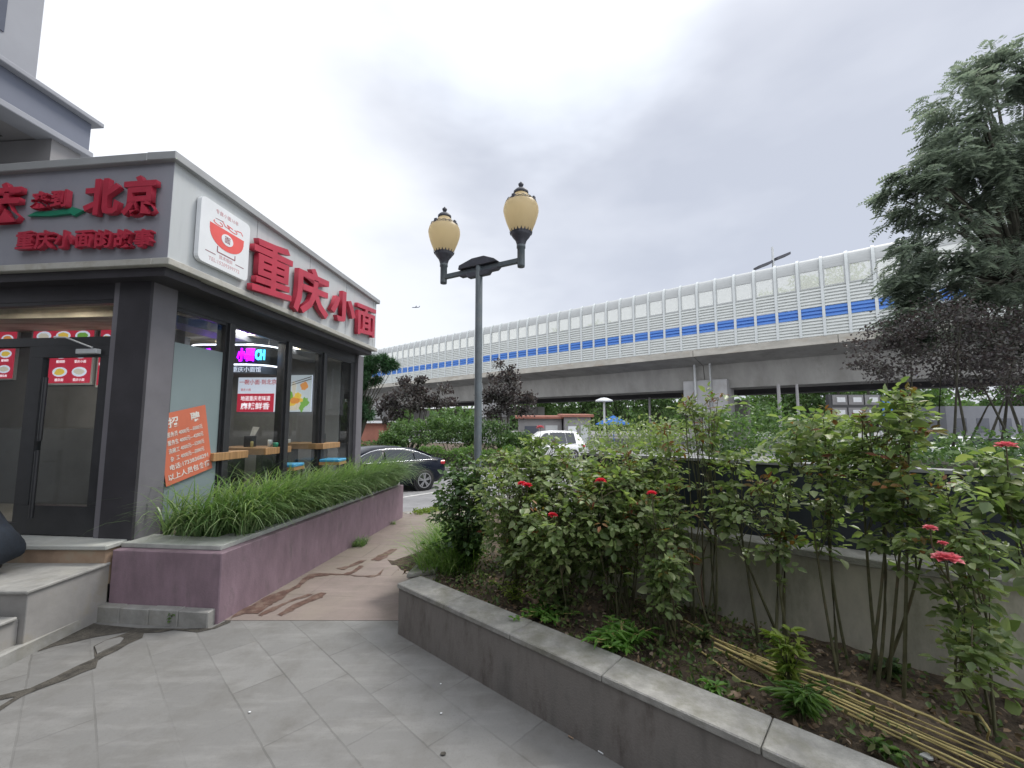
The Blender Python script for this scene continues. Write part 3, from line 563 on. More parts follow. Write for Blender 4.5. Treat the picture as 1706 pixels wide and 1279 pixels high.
# ============================================================ THINGS IN AND ON THE SHOP
def wallframe(p, x, n): return Vector(p), unit(x), unit(n)
class Face:                                                        # a flat upright face: origin at its lower left, x along, n outward
    def __init__(s, o, x, n, tilt=0.):
        s.o, s.n = Vector(o), unit(n); x = unit(x); u = Vector((0, 0, 1)); s.x = x * math.cos(tilt) + u * math.sin(tilt); s.u = u * math.cos(tilt) - x * math.sin(tilt)
    def p(s, a, b, lift=0.): return s.o + s.x * a + s.u * b + s.n * lift
    def rect(s, name, a0, a1, b0, b1, l0, th, m, par, bevel=0):
        q_ = MB(); q_.box(s.p(a0, b0, l0), s.x * (a1 - a0), s.u * (b1 - b0), s.n * th); return q_.build(name, m, par, bevel=bevel)
    def poly(s, name, pts, l0, th, m, par): q_ = MB(); q_.slab([s.p(a, b, l0) for a, b in pts], s.n, th); return q_.build(name, m, par)
    def txt(s, name, body, a, b, h, m, par, l0, **k): return text(name, body, m, par, s.p(a, b, l0), s.x, h, updir=s.u, ext=.002, **k)
# ---- orange job notice on the first side window
pa, pb, pc_, pd = (on_wall(x, y, C0 - WN * .05, WD) for x, y in ((276, 811), (353, 779), (335, 675), (265, 692)))
ntc = thing('recruitment_poster', 'orange paper job notice with white Chinese lettering stuck askew on the frosted shop window', 'poster', pa)
ax = (pb - pa).length; ay = ((pd - pa).length + (pc_ - pb).length) / 2; xd = unit(pb - pa); ud = unit((pd - pa) + (pc_ - pb)); xd = unit(xd); ud = unit(ud - xd * xd.dot(ud))
NF = Face(pa + WN * .004, WD, WN); NF.x = xd; NF.u = ud; NF.n = WN
NF.rect('sheet_of_paper', 0, ax, 0, ay, 0, .002, M['orange'], ntc)
for ch, fx in (('招', .28), ('聘', .74)): NF.txt('heading', ch, ax * fx, ay * .86, ay * .15, M['white_ink'], ntc, .003, bold=.02, sx=1.15)
for k, tx in enumerate(('服务员 4000元—5000元', '服务生 4000元—4200元', '洗碗工 4000元—5200元', '杂  工 4000元—5000元')):
    NF.txt('wage_line', tx, ax * .5, ay * (.695 - .115 * k), ay * .075, M['white_ink'], ntc, .003, bold=.008, sx=ax / ay * .98)
NF.txt('phone_line', '电话:17338368291', ax * .52, ay * .235, ay * .085, M['white_ink'], ntc, .003, bold=.012, sx=1.05); NF.txt('closing_line', '以上人员包食宿', ax * .5, ay * .105, ay * .095, M['white_ink'], ntc, .003, bold=.012, sx=1.1)
# ---- lit pictures inside
def panel_light(name, c, k): return emit(name, c, k)
M['p_white'] = panel_light('lit_white_print', (.62, .66, .78), .42); M['p_red'] = panel_light('lit_red_print', (.46, .03, .06), .40); M['p_redtext'] = panel_light('lit_red_text', (.45, .05, .06), .3); M['p_wtext'] = panel_light('lit_white_text', (.75, .72, .78), .55)
M['p_grey'] = panel_light('lit_grey_print', (.5, .55, .6), .35); M['p_green'] = panel_light('lit_green_print', (.16, .34, .06), .4); M['p_yel'] = panel_light('lit_yellow_print', (.62, .42, .07), .45); M['p_orange'] = panel_light('lit_orange_print', (.6, .24, .06), .4); M['p_bowl'] = panel_light('lit_bowl_print', (.55, .50, .42), .4); M['p_dark'] = panel_light('lit_dark_print', (.10, .07, .06), .1)
RW = C0 + WD * 4.615                                               # face of the rear wall inside
wr = -GD.copy(); wn = Vector((WD.x * -1, WD.y * -1, 0))
def inner(px, py): return on_wall(px, py, RW - WD * .0, WN)
a, b_, c = inner(396, 686), inner(519, 686), inner(396, 626)
PF = Face(a + wn * .002, WN, wn); pw, ph = (b_ - a).length, c.z - a.z
po = thing('wall_poster', 'wide lit poster on the shop rear wall with lettering and a bowl of noodles', 'poster', a)
PF.rect('backing', 0, pw, 0, ph, 0, .03, M['p_white'], po); PF.rect('red_panel', .0, pw * .5, .0, ph * .50, .031, .003, M['p_red'], po)
PF.txt('title', '一碗小面·到北京', pw * .27, ph * .82, ph * .15, M['p_redtext'], po, .033, bold=.01, sx=1.0); PF.txt('subtitle', '重庆小面', pw * .11, ph * .61, ph * .075, M['p_redtext'], po, .033)
PF.txt('slogan', '地道重庆老味道', pw * .25, ph * .37, ph * .14, M['p_wtext'], po, .036, bold=.012, sx=.88); PF.txt('slogan', '麻辣鲜香', pw * .25, ph * .16, ph * .2, M['p_wtext'], po, .036, bold=.015, sx=1.05)
pic = PF.rect('noodle_picture', pw * .56, pw, 0, ph, .031, .003, M['p_grey'], po)
def blob(cx, cy, rx, ry, m, l, nm='picture_patch', nn=14, jit=.25):
    return PF.poly(nm, [(pw * (cx + rx * math.cos(t) * (1 + random.uniform(-jit, jit))), ph * (cy + ry * math.sin(t) * (1 + random.uniform(-jit, jit)))) for t in np.linspace(0, 6.283, nn, endpoint=False)], l, .002, M[m], pic)
blob(.75, .20, .17, .17, 'p_bowl', .0345, jit=.04); blob(.74, .34, .15, .16, 'p_yel', .037); blob(.70, .42, .07, .14, 'p_green', .0395); blob(.79, .30, .07, .09, 'p_orange', .0397); blob(.77, .62, .03, .22, 'p_bowl', .0420); blob(.66, .36, .04, .08, 'p_green', .0425); blob(.83, .44, .04, .08, 'p_yel', .0424); blob(.90, .70, .05, .12, 'p_orange', .037); blob(.92, .25, .051, .13, 'p_green', .0365); blob(.88, .1, .03, .1, 'p_green', .0422); blob(.62, .12, .03, .09, 'p_yel', .0421)
for y0 in (.74, .80): PF.poly('chopsticks', [(pw * .72, ph * (y0 - .03)), (pw * .998, ph * (y0 + .14)), (pw * .998, ph * (y0 + .165)), (pw * .72, ph * (y0 - .015))], .046 + y0 * .003, .002, M['p_dark'], pic)
# ---- menu boards over the counter
CWF = C0 + WD * 2.145
def menu(x0, x1, y0, y1, label, seed):
    a, b_, c = on_wall(x0, y1, CWF, WN), on_wall(x1, y1, CWF, WN), on_wall(x0, y0, CWF, WN); fw, fh = (b_ - a).length, c.z - a.z; rr = random.Random(seed)
    F_ = Face(a + wn * .002, WN, wn); t = thing('menu_board', label, 'menu board', a, 'menu boards over the counter')
    F_.rect('frame', 0, fw, 0, fh, 0, .03, M['white_board'], t); F_.rect('menu_sheet', fw * .03, fw * .97, fh * .03, fh * .97, .031, .003, M['p_red'], t)
    for r in range(3):
        for k in range(3):
            cx, cy = fw * (.2 + .3 * k), fh * (.76 - .28 * r); c2 = ('p_yel', 'p_bowl', 'p_orange', 'p_green')[rr.randrange(4)]
            F_.poly('dish_plate', [(cx + fw * .115 * math.cos(q_), cy + fh * .075 * math.sin(q_)) for q_ in np.linspace(0, 6.283, 14, endpoint=False)], .0345, .002, M['p_white'], t)
            F_.poly('dish_food', [(cx + fw * .085 * math.cos(q_) * rr.uniform(.8, 1.1), cy + fh * .05 * math.sin(q_) * rr.uniform(.8, 1.1)) for q_ in np.linspace(0, 6.283, 12, endpoint=False)], .037, .002, M[c2], t)
            F_.txt('dish_name', rr.choice(('重庆小面', '豌杂面', '酸辣粉', '牛肉面', '抄手')), cx, cy - fh * .12, fh * .05, M['p_wtext'], t, .0345)
    F_.txt('menu_heading', '重庆小面', fw * .5, fh * .915, fh * .06, M['p_wtext'], t, .0345)
menu(48, 156, 536, 642, 'white-framed red menu board seen through the upper glass of the shop door', 1); menu(162, 226, 540, 645, 'red menu board just right of the door glass, partly behind the dark column', 2); menu(-60, 27, 545, 634, 'red menu board at the left edge of the photo behind the fixed front glass', 3)
# ---- hanging lit sign with rounded end
ls = thing('neon_sign', 'hanging oval sign inside the shop with purple and cyan glowing characters', 'neon sign', (-4.6, 6.3, 2.7))
M['neon_p'] = emit('purple_neon', (.35, .0, 1.0), 2.4); M['neon_c'] = emit('cyan_neon', (.05, .5, .9), 1.6); M['neon_w'] = emit('white_neon', (.9, .9, 1.), 1.6)
LY = 6.4; za, zb = at(420, 606, Y=LY).z, at(420, 575, Y=LY).z; xr = at(446, 590, Y=LY).x; xl = at(300, 590, Y=LY).x
def oval(rx, ry, n=20):
    c = [(xr - ry + ry * math.sin(t), LY + .35 - ry * math.cos(t)) for t in np.linspace(0, math.pi, n)]; return c + [(xl + ry - ry * math.sin(t), LY + .35 + ry * math.cos(t)) for t in np.linspace(0, math.pi, n)]
b = MB(); b.prism(oval(0, .35), za, zb); b.build('sign_body', M['dkmetal'], ls)
for zz in (za - .01, zb + .01): b = MB(); ring = [(x, y, zz) for x, y in oval(0, .355)]; b.tube(ring + ring[:1], .012, 6, cap=False); b.build('light_rim', M['neon_w'], ls)
b = MB(); b.prism(oval(0, .30), za - .14, za - .022); b.build('lower_band', M['bldg_dark'], ls)
for ch, px_, m_ in (('重', 345, 'neon_p'), ('庆', 374, 'neon_p'), ('小', 403, 'neon_p'), ('面', 417.5, 'neon_p'), ('CH', 434, 'neon_c')):
    p = at(px_, 591, Y=LY - .004); text('neon_character', ch, M[m_], ls, p + Vector((0, 0, 0)), (1, 0, 0), .21, ext=.02, bold=.04, sx=.62 if m_ == 'neon_p' else .5)
text('band_text', '重庆小面馆', M['p_white'], ls, Vector((at(408, 612, Y=LY).x, LY + .045, za - .08)), (1, 0, 0), .09, ext=.006)
for px_ in (370, 425): b = MB(); x = at(px_, 590, Y=LY).x; b.tube([(x, LY + .35, zb), (x, LY + .35, 3.27)], .008, 6); b.build('hanger', M['steel'], ls)
# ---- ceiling downlights; the last two are added to brighten the front interior
M['dl'] = emit('warm_downlight', (1., .88, .72), 150.0)
for px, py, lb in ((404, 545, 'round warm ceiling light seen through the second side window'), (489, 573, 'round warm ceiling light seen through the third side window'), (372, 572, 'round warm ceiling light showing at the edge of the frosted window film'), (78, 500, 'added ceiling light behind the glass over the shop door, right of two'), (-40, 498, 'added ceiling light behind the glass over the fixed front window, left of two')):
    p = at(px, py, z=3.235); t = thing('downlight', lb, 'ceiling light', p, 'downlights in the shop ceiling')
    b = MB(); b.lathe([(.0, 0), (.075, 0), (.075, .006)], p, 16); b.build('lens', M['dl'], t); b = MB(); b.lathe([(.078, -.004), (.105, -.004), (.105, .02)], p, 16); b.build('bezel', M['white_board'], t)
# ---- tables and stools
def table(px, py, Y, wx, wy, lb):
    p = at(px, py, Y=Y); z = ZFL + .76; t = thing('dining_table', lb, 'table', (p.x, Y, ZFL), 'wooden tables inside the shop'); an = math.atan2(WD.y, WD.x) - math.pi / 2
    b = MB(); b.cbox((p.x, Y, z - .10), wx, wy, .10, an); b.build('table_top', M['wood'], t, bevel=.005)
    for sx in (-1, 1): b = MB(); b.cbox((p.x + sx * (wx / 2 - .22), Y, ZFL), .10, wy * .5, .66, an); b.build('leg', M['dkmetal'], t)
    return Vector((p.x, Y, z))
T1 = table(418, 750, 6.55, .92, .62, 'thick wooden dining table behind the second side window, napkin box on top')
T2 = table(510, 742, 7.9, 1.0, .62, 'thick wooden dining table behind the third side window, near the back')
T3 = table(330, 770, 5.5, .92, .6, 'wooden dining table hidden partly by the frosted window film')
def stool(px, Y, lb):
    p = at(px, 760, Y=Y); t = thing('stool', lb, 'stool', (p.x, Y, ZFL), 'blue-seated stools in the shop'); b = MB(); b.cbox((p.x, Y, ZFL + .43), .36, .34, .05); b.build('seat', M['blue_seat'], t, bevel=.012)
    b = MB(); b.cbox((p.x, Y, ZFL + .38), .36, .34, .048); b.build('seat_frame', M['wood'], t)
    for sx in (-1, 1):
        for sy in (-1, 1): b = MB(); b.cbox((p.x + sx * .15, Y + sy * .14, ZFL), .035, .035, .38); b.build('leg', M['dkmetal'], t)
stool(481, 6.85, 'blue square stool under the third side window, larger of the two seen'); stool(555, 7.75, 'blue square stool behind the rearmost side window')
# small things on the tables
p = T1 + Vector((-.02, .0, 0)); t = thing('napkin_box', 'black napkin box with a white tissue standing up on the table', 'napkin box', p); b = MB(); b.cbox(p, .13, .12, .17); b.build('box', M['dkmetal'], t, bevel=.008); b = MB(); b.slab([p + Vector(v) for v in ((-.01, 0, .17), (.06, .01, .172), (.12, .02, .30), (.03, 0, .31))], (0, 1, 0), .004); b.build('tissue', M['white_ink'], t)
for dx, dy, hh, r, m_, lb, nm in ((.30, -.02, .11, .035, 'white_board', 'short white condiment jar on the second-window table', 'condiment_jar'), (.36, .05, .24, .03, 'white_board', 'tall white squeeze bottle with pointed nozzle on the table', 'squeeze_bottle'), (.42, -.08, .07, .04, 'green', 'small green cup at the right end of the table', 'cup'), (.12, -.18, .09, .022, 'straw', 'small pale toothpick jar beside the napkin box', 'toothpick_jar')):
    p = T1 + Vector((dx, dy, 0)); b = MB(); b.lathe([(0, 0), (r, 0), (r, hh * .55), (r * .75, hh * .68), (r * .3, hh * .8), (r * .22, hh), (0, hh)] if hh > .2 else [(0, 0), (r * .85, 0), (r, hh * .8), (r * .8, hh), (0, hh)], p, 14); tag(b.build(nm, M[m_]), lb, nm.replace('_', ' '))
p = T2 + Vector((.28, 0, 0)); b = MB(); b.cbox(p, .12, .11, .17); tag(b.build('napkin_box', M['dkmetal'], bevel=.008), 'plain dark napkin box on the rear table by the third window', 'napkin box')
p = T2 + Vector((-.33, -.12, 0)); b = MB(); b.cbox(p, .16, .1, .07); tag(b.build('condiment_tray', M['white_ink'], bevel=.008), 'low cream condiment tray at the left end of the rear table', 'tray')
# ============================================================ UPPER BUILDING, ABOVE LEFT
ub = thing('large_building', 'grey multi-storey building at upper left with a projecting canopy over the shop', 'building', (-6.5, 4, 0))
UD = Vector((.0813, .9967, 0)); UN = Vector((.9967, -.0813, 0))
cA = at(150, 230, Y=5.9)
zt, zb_ = at(158, 200, Y=5.9).z, at(140, 262, Y=5.9).z
E0 = Vector((cA.x, 5.9, 0))
def ubox(name, m, s0, s1, d0, d1, z0, z1, par=ub, bev=0):           # s back from the far corner towards us, d inward from the canopy face
    q_ = MB(); q_.box(E0 - UD * s1 - UN * d1 + Vector((0, 0, z0)), UD * (s1 - s0), UN * (d1 - d0), (0, 0, z1 - z0)); return q_.build(name, m, par, bevel=bev)
ubox('canopy', M['bldg_dark'], 0, 13, .0, 9, zb_ + .09, zt - .07); ubox('canopy_cornice', M['bldg'], -.10, 13.1, -.10, 9, zt - .068, zt, bev=.01); ubox('canopy_lip', M['bldg'], -.04, 13.04, -.04, .30, zb_, zb_ + .088, bev=.01)
ubox('soffit', M['soff'], .02, 13, .302, 9, zb_ + .02, zb_ + .086); ubox('soffit_slot', M['dkmetal'], .5, 12, .7, .95, zb_ + .012, zb_ + .018)
for k in range(4): ubox('soffit_joint', M['dkmetal'], .9 + k * 2.2, .92 + k * 2.2, .32, 8, zb_ + .013, zb_ + .0185)
bz = at(0, 105, Y=5.9).z
ubox('upper_wall', M['soff'], .06, .42, .05, 9, 4.2, zb_ - .001)
ubox('wall', M['bldg'], .55, 13, .95, 9, zt + .002, 17)
ubox('window_bay', M['bldg'], .52, 3.4, .26, .948, zt + .22, zt + 1.52); wbx = ubox('window_band', M['bldg'], .48, 3.4, .22, .948, zt + 1.75, zt + 2.0); ubox('window_band', M['bldg'], .40, 3.4, .10, .948, zt + 2.2, zt + 3.6)
ubox('window', M['bglass'], .9, 2.6, .245, .258, zt + .55, zt + 1.3)
for k in range(4): ubox('window', M['bglass'], 4 + k * 2.2, 5.4 + k * 2.2, .93, .949, zt + .8, zt + 2.3)
ubox('ground_floor', M['bldg'], 6, 13, 3.4, 9, -.3, zb_ + .01); q_ = MB(); q_.box((-18, -15, -.3), (23, 0, 0), (0, 8, 0), (0, 0, 9.5)); q_.build('unseen_shade_block', M['bldg_dark'], ub)  # last box: unseen block added behind the camera to shade the foreground
for kx in range(6): q_ = MB(); q_.box((-17 + kx * 3.7, -7.02, .4), (2.6, 0, 0), (0, .05, 0), (0, 0, 2.6)); q_.build('shade_block_window', M['bglass'], ub)  # glazing on the added unseen block
# ============================================================ MAUVE PLANTER WITH LILYTURF, STEPS, KERB
PA, PB = Vector((-2.641, 3.948, 0)), Vector((-2.082, 8.208, 0)); PD = unit(PB - PA); PN = Vector((PD.y, -PD.x, 0)); PH = .615
PFL = Vector((-3.742, 4.06, 0)); PX = unit(PFL - PA)               # left end of its front face
plt = thing('raised_planter', 'long mauve-painted raised planter with pale stone cap along the shop side', 'planter', PA)
PLN = (PB - PA).length
b = MB(); b.prism([PA[:2], PB[:2], (PB - PN * 1.25)[:2], PFL[:2]], -.3, PH); b.build('planter_wall', M['purple'], plt, bevel=.008)
ci = .075
b = MB(); b.prism([(PA + PX * ci + PD * ci)[:2], (PB - PN * ci)[:2], (PB - PN * .30)[:2], (PA + PX * .36 + PD * .36)[:2], (PFL - PX * .0 + PD * .40)[:2], (PFL + PD * ci)[:2]], PH + .001, PH + .045); b.build('stone_cap', M['cap'], plt, bevel=.005)
b = MB(); b.prism([(PA + PX * .36 + PD * .36)[:2], (PB - PN * .30)[:2], (PB - PN * 1.2)[:2], (PFL + PD * .40)[:2]], PH + .001, PH + .022); b.build('planter_soil', M['soil'], plt)
nb = 6500
s_ = rng.uniform(.05, 1, nb) ** .95 * (PLN - .1) + .02; d_ = rng.uniform(.14, .62, nb)
k = s_ < .45; d_[k] = rng.uniform(.35, 1.0, k.sum())
cl = np.round(s_ / .17) * .17 + rng.normal(0, .04, nb); cl = np.clip(cl, .34, PLN - .12); dc = np.round(d_ / .2) * .2 + rng.normal(0, .035, nb); dc = np.clip(dc - .10 * np.clip(cl / PLN * 1.6 - .3, 0, 1), .07, .95)
base_ = np.array(PA) + cl[:, None] * np.array(PD) - dc[:, None] * np.array(PN); base_[:, 2] = PH + .02
hf = 1 - .08 * cl / PLN
lean = rng.normal(0, 1, (nb, 3)); lean += np.array(PN) * (.7 + 1.5 * (cl / PLN))[:, None] - np.array(PD) * .15; lean[:, 2] = 0
tag(blades('lilyturf', M['l_grass'], None, base_, lean, rng.uniform(.45, 1.0, nb) * hf, rng.uniform(.009, .017, nb), rng.uniform(.7, 1.35, nb), 6), 'dense arching green lilyturf filling the mauve planter under the shop windows', 'ornamental grass', kind='stuff')
st = thing('entrance_steps', 'stone entrance steps and landing leading up to the shop door', 'steps', (-3.76, 3.6, 0))
SX = -3.757
def step(name, y0, y1, z0, z1, m, x1=SX, bev=.008, x0=-9): q_ = MB(); q_.prism([(x0, y0 + .08 * (x1 - x0) / 5), (x1, y0), (x1, y1), (x0, y1)], z0, z1); return q_.build(name, m, st, bevel=bev)
step('landing', 3.40, 4.068, -.2, .475, M['granite_face'], SX - .004, .004); step('landing_slab', 3.375, 4.064, .476, .505, M['granite'], SX + .012)
step('riser', 4.022, 4.20, .30, .628, M['sandstone'], SX - .006); step('threshold', 3.99, 4.42, .629, .672, M['cap'], SX + .02)
step('tread', 3.05, 3.373, .292, .32, M['granite'], SX - .03); step('tread_riser', 3.07, 3.398, -.2, .290, M['granite_face'], SX - .05, .004)
step('tread', 2.72, 3.045, .132, .16, M['granite'], SX - .09); step('tread_riser', 2.74, 3.068, -.2, .130, M['granite_face'], SX - .10, .004)
b = MB(); b.prism([(-3.715, 2.4), (-3.745, 3.30), (-3.765, 3.98), (-3.85, 3.98), (-3.83, 3.3), (-3.80, 2.4)], -.1, .105); tag(b.build('edging_kerb', M['granite'], bevel=.012), 'low mossy stone edging beside the entrance steps', 'kerb')
b = MB(); a0, a1 = at(345, 1047, z=0), at(149, 1036, z=0); ux = unit(a1 - a0); nn = Vector((-ux.y, ux.x, 0)); nn = nn if nn.y > 0 else -nn
kt = thing('stone_block_kerb', 'low grey stone kerb blocks in front of the mauve planter', 'kerb', a0)
ln = (a1 - a0).length
for k in range(4): b = MB(); b.box(a0 + ux * (ln * k / 4 + .002) + Vector((0, 0, -.1)), ux * (ln / 4 - .004), nn * .10, (0, 0, .235 + .004 * (k % 2))); b.build('kerb_block', M['granite'], kt, bevel=.008)
# ============================================================ STREET LAMP
LP = Vector((-.605, 7.5, 0)); la, lb_ = Vector((-1.33, 7.95, 0)), Vector((.158, 7.08, 0))
lamp = thing('street_lamp', 'slate green street lamp with two amber urn-shaped lanterns on a cross arm', 'street lamp', LP)
LU = unit(lb_ - la); LN = Vector((-LU.y, LU.x, 0)); LZ = 4.62
b = MB(); b.lathe([(.10, 0), (.10, .25), (.068, .32), (.065, 4.68), (.05, 4.71), (0, 4.715)], LP, 16); b.build('pole', M['lampmetal'], lamp)
b = MB(); b.lathe([(.17, 0), (.17, .04), (.11, .06), (.11, .10)], LP, 16); b.build('base_flange', M['lampmetal'], lamp)
arm0, arm1 = la + Vector((0, 0, LZ)), lb_ + Vector((0, 0, LZ))
b = MB(); b.box(arm0 - LN * .035 - Vector((0, 0, .05)), arm1 - arm0, LN * .07, (0, 0, .09)); b.build('arm', M['lampmetal'], lamp, bevel=.008)
mid = LP + Vector((0, 0, LZ))
def armshape(name, prof, th): q_ = MB(); q_.slab([mid + LU * a - LN * th / 2 + Vector((0, 0, z)) for a, z in prof], LN, th); return q_.build(name, M['cast'], lamp, bevel=.006)
armshape('upper_bracket', [(-.44, .045), (.44, .045), (.36, .11), (.14, .20), (-.12, .20), (-.42, .12)], .14); armshape('lower_bracket', [(-.46, -.055), (.46, -.055), (.40, -.10), (.26, -.10), (.22, -.15), (-.22, -.15), (-.26, -.10), (-.40, -.10)], .10)
urn = [(.09, .0), (.15, .05), (.205, .15), (.258, .28), (.295, .40), (.310, .48), (.308, .53), (.292, .59), (.262, .645), (.235, .665), (.195, .705), (.15, .75), (.125, .785), (.115, .80)]
for c in (arm0, arm1):
    b = MB(); b.lathe([(0, -.13), (.062, -.13), (.066, -.10), (.066, .20), (.078, .21), (.078, .26), (.07, .27)], c, 14); soc = b.build('lantern_stem', M['lampmetal'], lamp)
    g0 = c + Vector((0, 0, .40))
    b = MB(); b.lathe([(.07, -.18), (.078, -.12), (.10, -.05), (.155, .02), (.19, .085), (.18, .09), (.10, .03)], g0, 20); b.build('lantern_cup', M['cast'], lamp)
    b = MB()
    for k in range(20):
        a = k * math.pi / 10; d = Vector((math.cos(a), math.sin(a), 0)); t_ = Vector((-d.y, d.x, 0)); r0 = g0 + d * .192 + Vector((0, 0, .07))
        b.add([r0 - t_ * .02, r0 + t_ * .02, r0 + d * .018 + Vector((0, 0, .055)), r0 - d * .012], [(0, 1, 2), (1, 3, 2), (3, 0, 2)])
    b.build('cup_crown', M['cast'], lamp)
    b = MB(); b.lathe(urn, g0, 28); b.build('globe', M['amber'], lamp)
    b = MB(); b.lathe([(.118, .79), (.132, .795), (.132, .84), (.122, .85), (.095, .88), (.05, .90), (.024, .905), (.02, .925), (.032, .935), (.046, .965), (.048, .985), (.03, .99), (.034, .998), (.012, 1.02), (0, 1.04)], g0, 18); b.build('cap_and_finial', M['cast'], lamp)
    for k in range(4):
        a = math.pi / 4 + k * math.pi / 2 + .25; d = Vector((math.cos(a), math.sin(a), 0)); t_ = Vector((-d.y, d.x, 0)); p = g0 + d * .262 + Vector((0, 0, .60))
        b = MB(); b.box(p - t_ * .032 - d * .02, t_ * .064, d * .035, (0, 0, .085)); b.build('band_stud', M['cast'], lamp, bevel=.006)
        a2 = a + math.pi / 4; path = []
        for i in range(13): aa = a + .16 + (math.pi / 2 - .32) * i / 12; path.append(g0 + Vector((math.cos(aa) * .262, math.sin(aa) * .262, .652 + .012 * math.sin(i * 1.57))))
        b = MB(); b.tube(path, .006, 5); b.tube([p_ - Vector((0, 0, .035)) + Vector((math.cos(a2), math.sin(a2), 0)) * .012 for p_ in path], .006, 5)
        for i in range(0, 13, 3): b.tube([path[i], path[i] - Vector((0, 0, .035)) + Vector((math.cos(a2), math.sin(a2), 0)) * .012], .006, 5)
        b.build('band_scroll', M['cast'], lamp)
# ============================================================ FLOWER BED
BA = Vector((-.976, 3.776, 0)); BU = Vector((.745, -.667, 0)); BV = Vector((.667, .745, 0)); BH = .42; SOILZ = .34
def bed(u, v, z=0.): return BA + BU * u + BV * v + Vector((0, 0, z))
ledge = Vector((.092, .995, 0))                                    # the bed's other side runs towards the lamp
bw = thing('bed_wall', 'low weathered stone wall with granite coping round the rose bed', 'wall', BA)
b = MB(); b.prism([bed(0, 0)[:2], bed(5.2, 0)[:2], bed(5.2, .20)[:2], (bed(.06, .20))[:2]], -.2, BH - .042); b.build('stone_face', M['wall_stone'], bw, bevel=.004)
b = MB(); b.prism([BA[:2], (BA + Vector((.20, .03, 0)) + BV * .10)[:2], (BA + ledge * 3.6 + Vector((.2, 0, 0)))[:2], (BA + ledge * 3.6)[:2]], -.2, BH - .044); b.build('stone_face', M['wall_stone'], bw)
us = [-.012, .62, 1.30, 1.98, 2.75, 3.6, 5.2]
for u0, u1 in zip(us, us[1:]): b = MB(); b.box(bed(u0 + .002, -.014, BH - .04), BU * (u1 - u0 - .004), BV * .25, (0, 0, .04 + random.uniform(-.001, .001))); b.build('coping_stone', M['coping'], bw, bevel=.006)
for k in range(5): b = MB(); b.prism([p[:2] for p in (BA + ledge * (.22 + k * .68) - Vector((.012, 0, 0)), BA + ledge * (.22 + k * .68) + Vector((.235, .1 * (k == 0), 0)), BA + ledge * (.895 + k * .68) + Vector((.235, 0, 0)), BA + ledge * (.895 + k * .68) - Vector((.012, 0, 0)))], BH - .04, BH - .001); b.build('coping_stone', M['coping'], bw, bevel=.006)
W0, W1 = Vector((-.55, 4.76, 0)), Vector((4.6, .82, 0)); W0 = Vector((1.32, 3.33, 0)) - Vector((.794, -.607, 0)) * 2.3; WU = Vector((.794, -.607, 0)); WV = Vector((.607, .794, 0))
WL = 7.4
rw = thing('retaining_wall', 'mossy concrete retaining wall topped by dark navy panels behind the roses', 'wall', W0)
b = MB(); b.box(W0 + WU * .5 + Vector((0, 0, -.2)), WU * (WL - .5), WV * .34, (0, 0, 1.122)); b.build('concrete_base', M['conc'], rw)
for k in range(6): b = MB(); b.box(W0 + WU * (.49 + k * 1.04) - WV * .025 + Vector((0, 0, .923)), WU * 1.036, WV * .38, (0, 0, .05)); b.build('coping_stone', M['coping'], rw, bevel=.006)
for k in range(5): b = MB(); b.box(W0 + WU * (1.35 + k * 1.22) + WV * .17 + Vector((0, 0, .974)), WU * 1.216, WV * .09, (0, 0, .52)); b.build('dark_panel', M['navy'], rw, bevel=.003)
b = MB(); b.box(W0 + WU * 1.34 + WV * .155 + Vector((0, 0, 1.495)), WU * 6.12, WV * .12, (0, 0, .022)); b.build('panel_cap', M['cap_dull'], rw)
so_ = MB(); nu, nv = 70, 18; gv = []                                # soil with a rough surface
for j in range(nv + 1):
    for i in range(nu + 1):
        v = .19 + j / nv * 1.42; u = -.75 + i / nu * 6; p = bed(u, v); p.z = SOILZ + .05 * v + .018 * math.sin(u * 7 + v * 5) + random.uniform(-.016, .016) - (.06 if j == 0 else 0)
        gv.append(p)
so_.add(gv, [(j * (nu + 1) + i, j * (nu + 1) + i + 1, (j + 1) * (nu + 1) + i + 1, (j + 1) * (nu + 1) + i) for j in range(nv) for i in range(nu) if not (i < 7 and j < 2)], True)
so_.prism([(BA + Vector((.21, .15, 0)))[:2], (bed(.1, .9))[:2], (bed(.1, 1.6))[:2], (BA + ledge * 3.4 + Vector((1.6, 0, 0)))[:2], (BA + ledge * 3.55 + Vector((.21, 0, 0)))[:2]], .1, SOILZ)
tag(so_.build('soil', M['soil']), kind='structure')
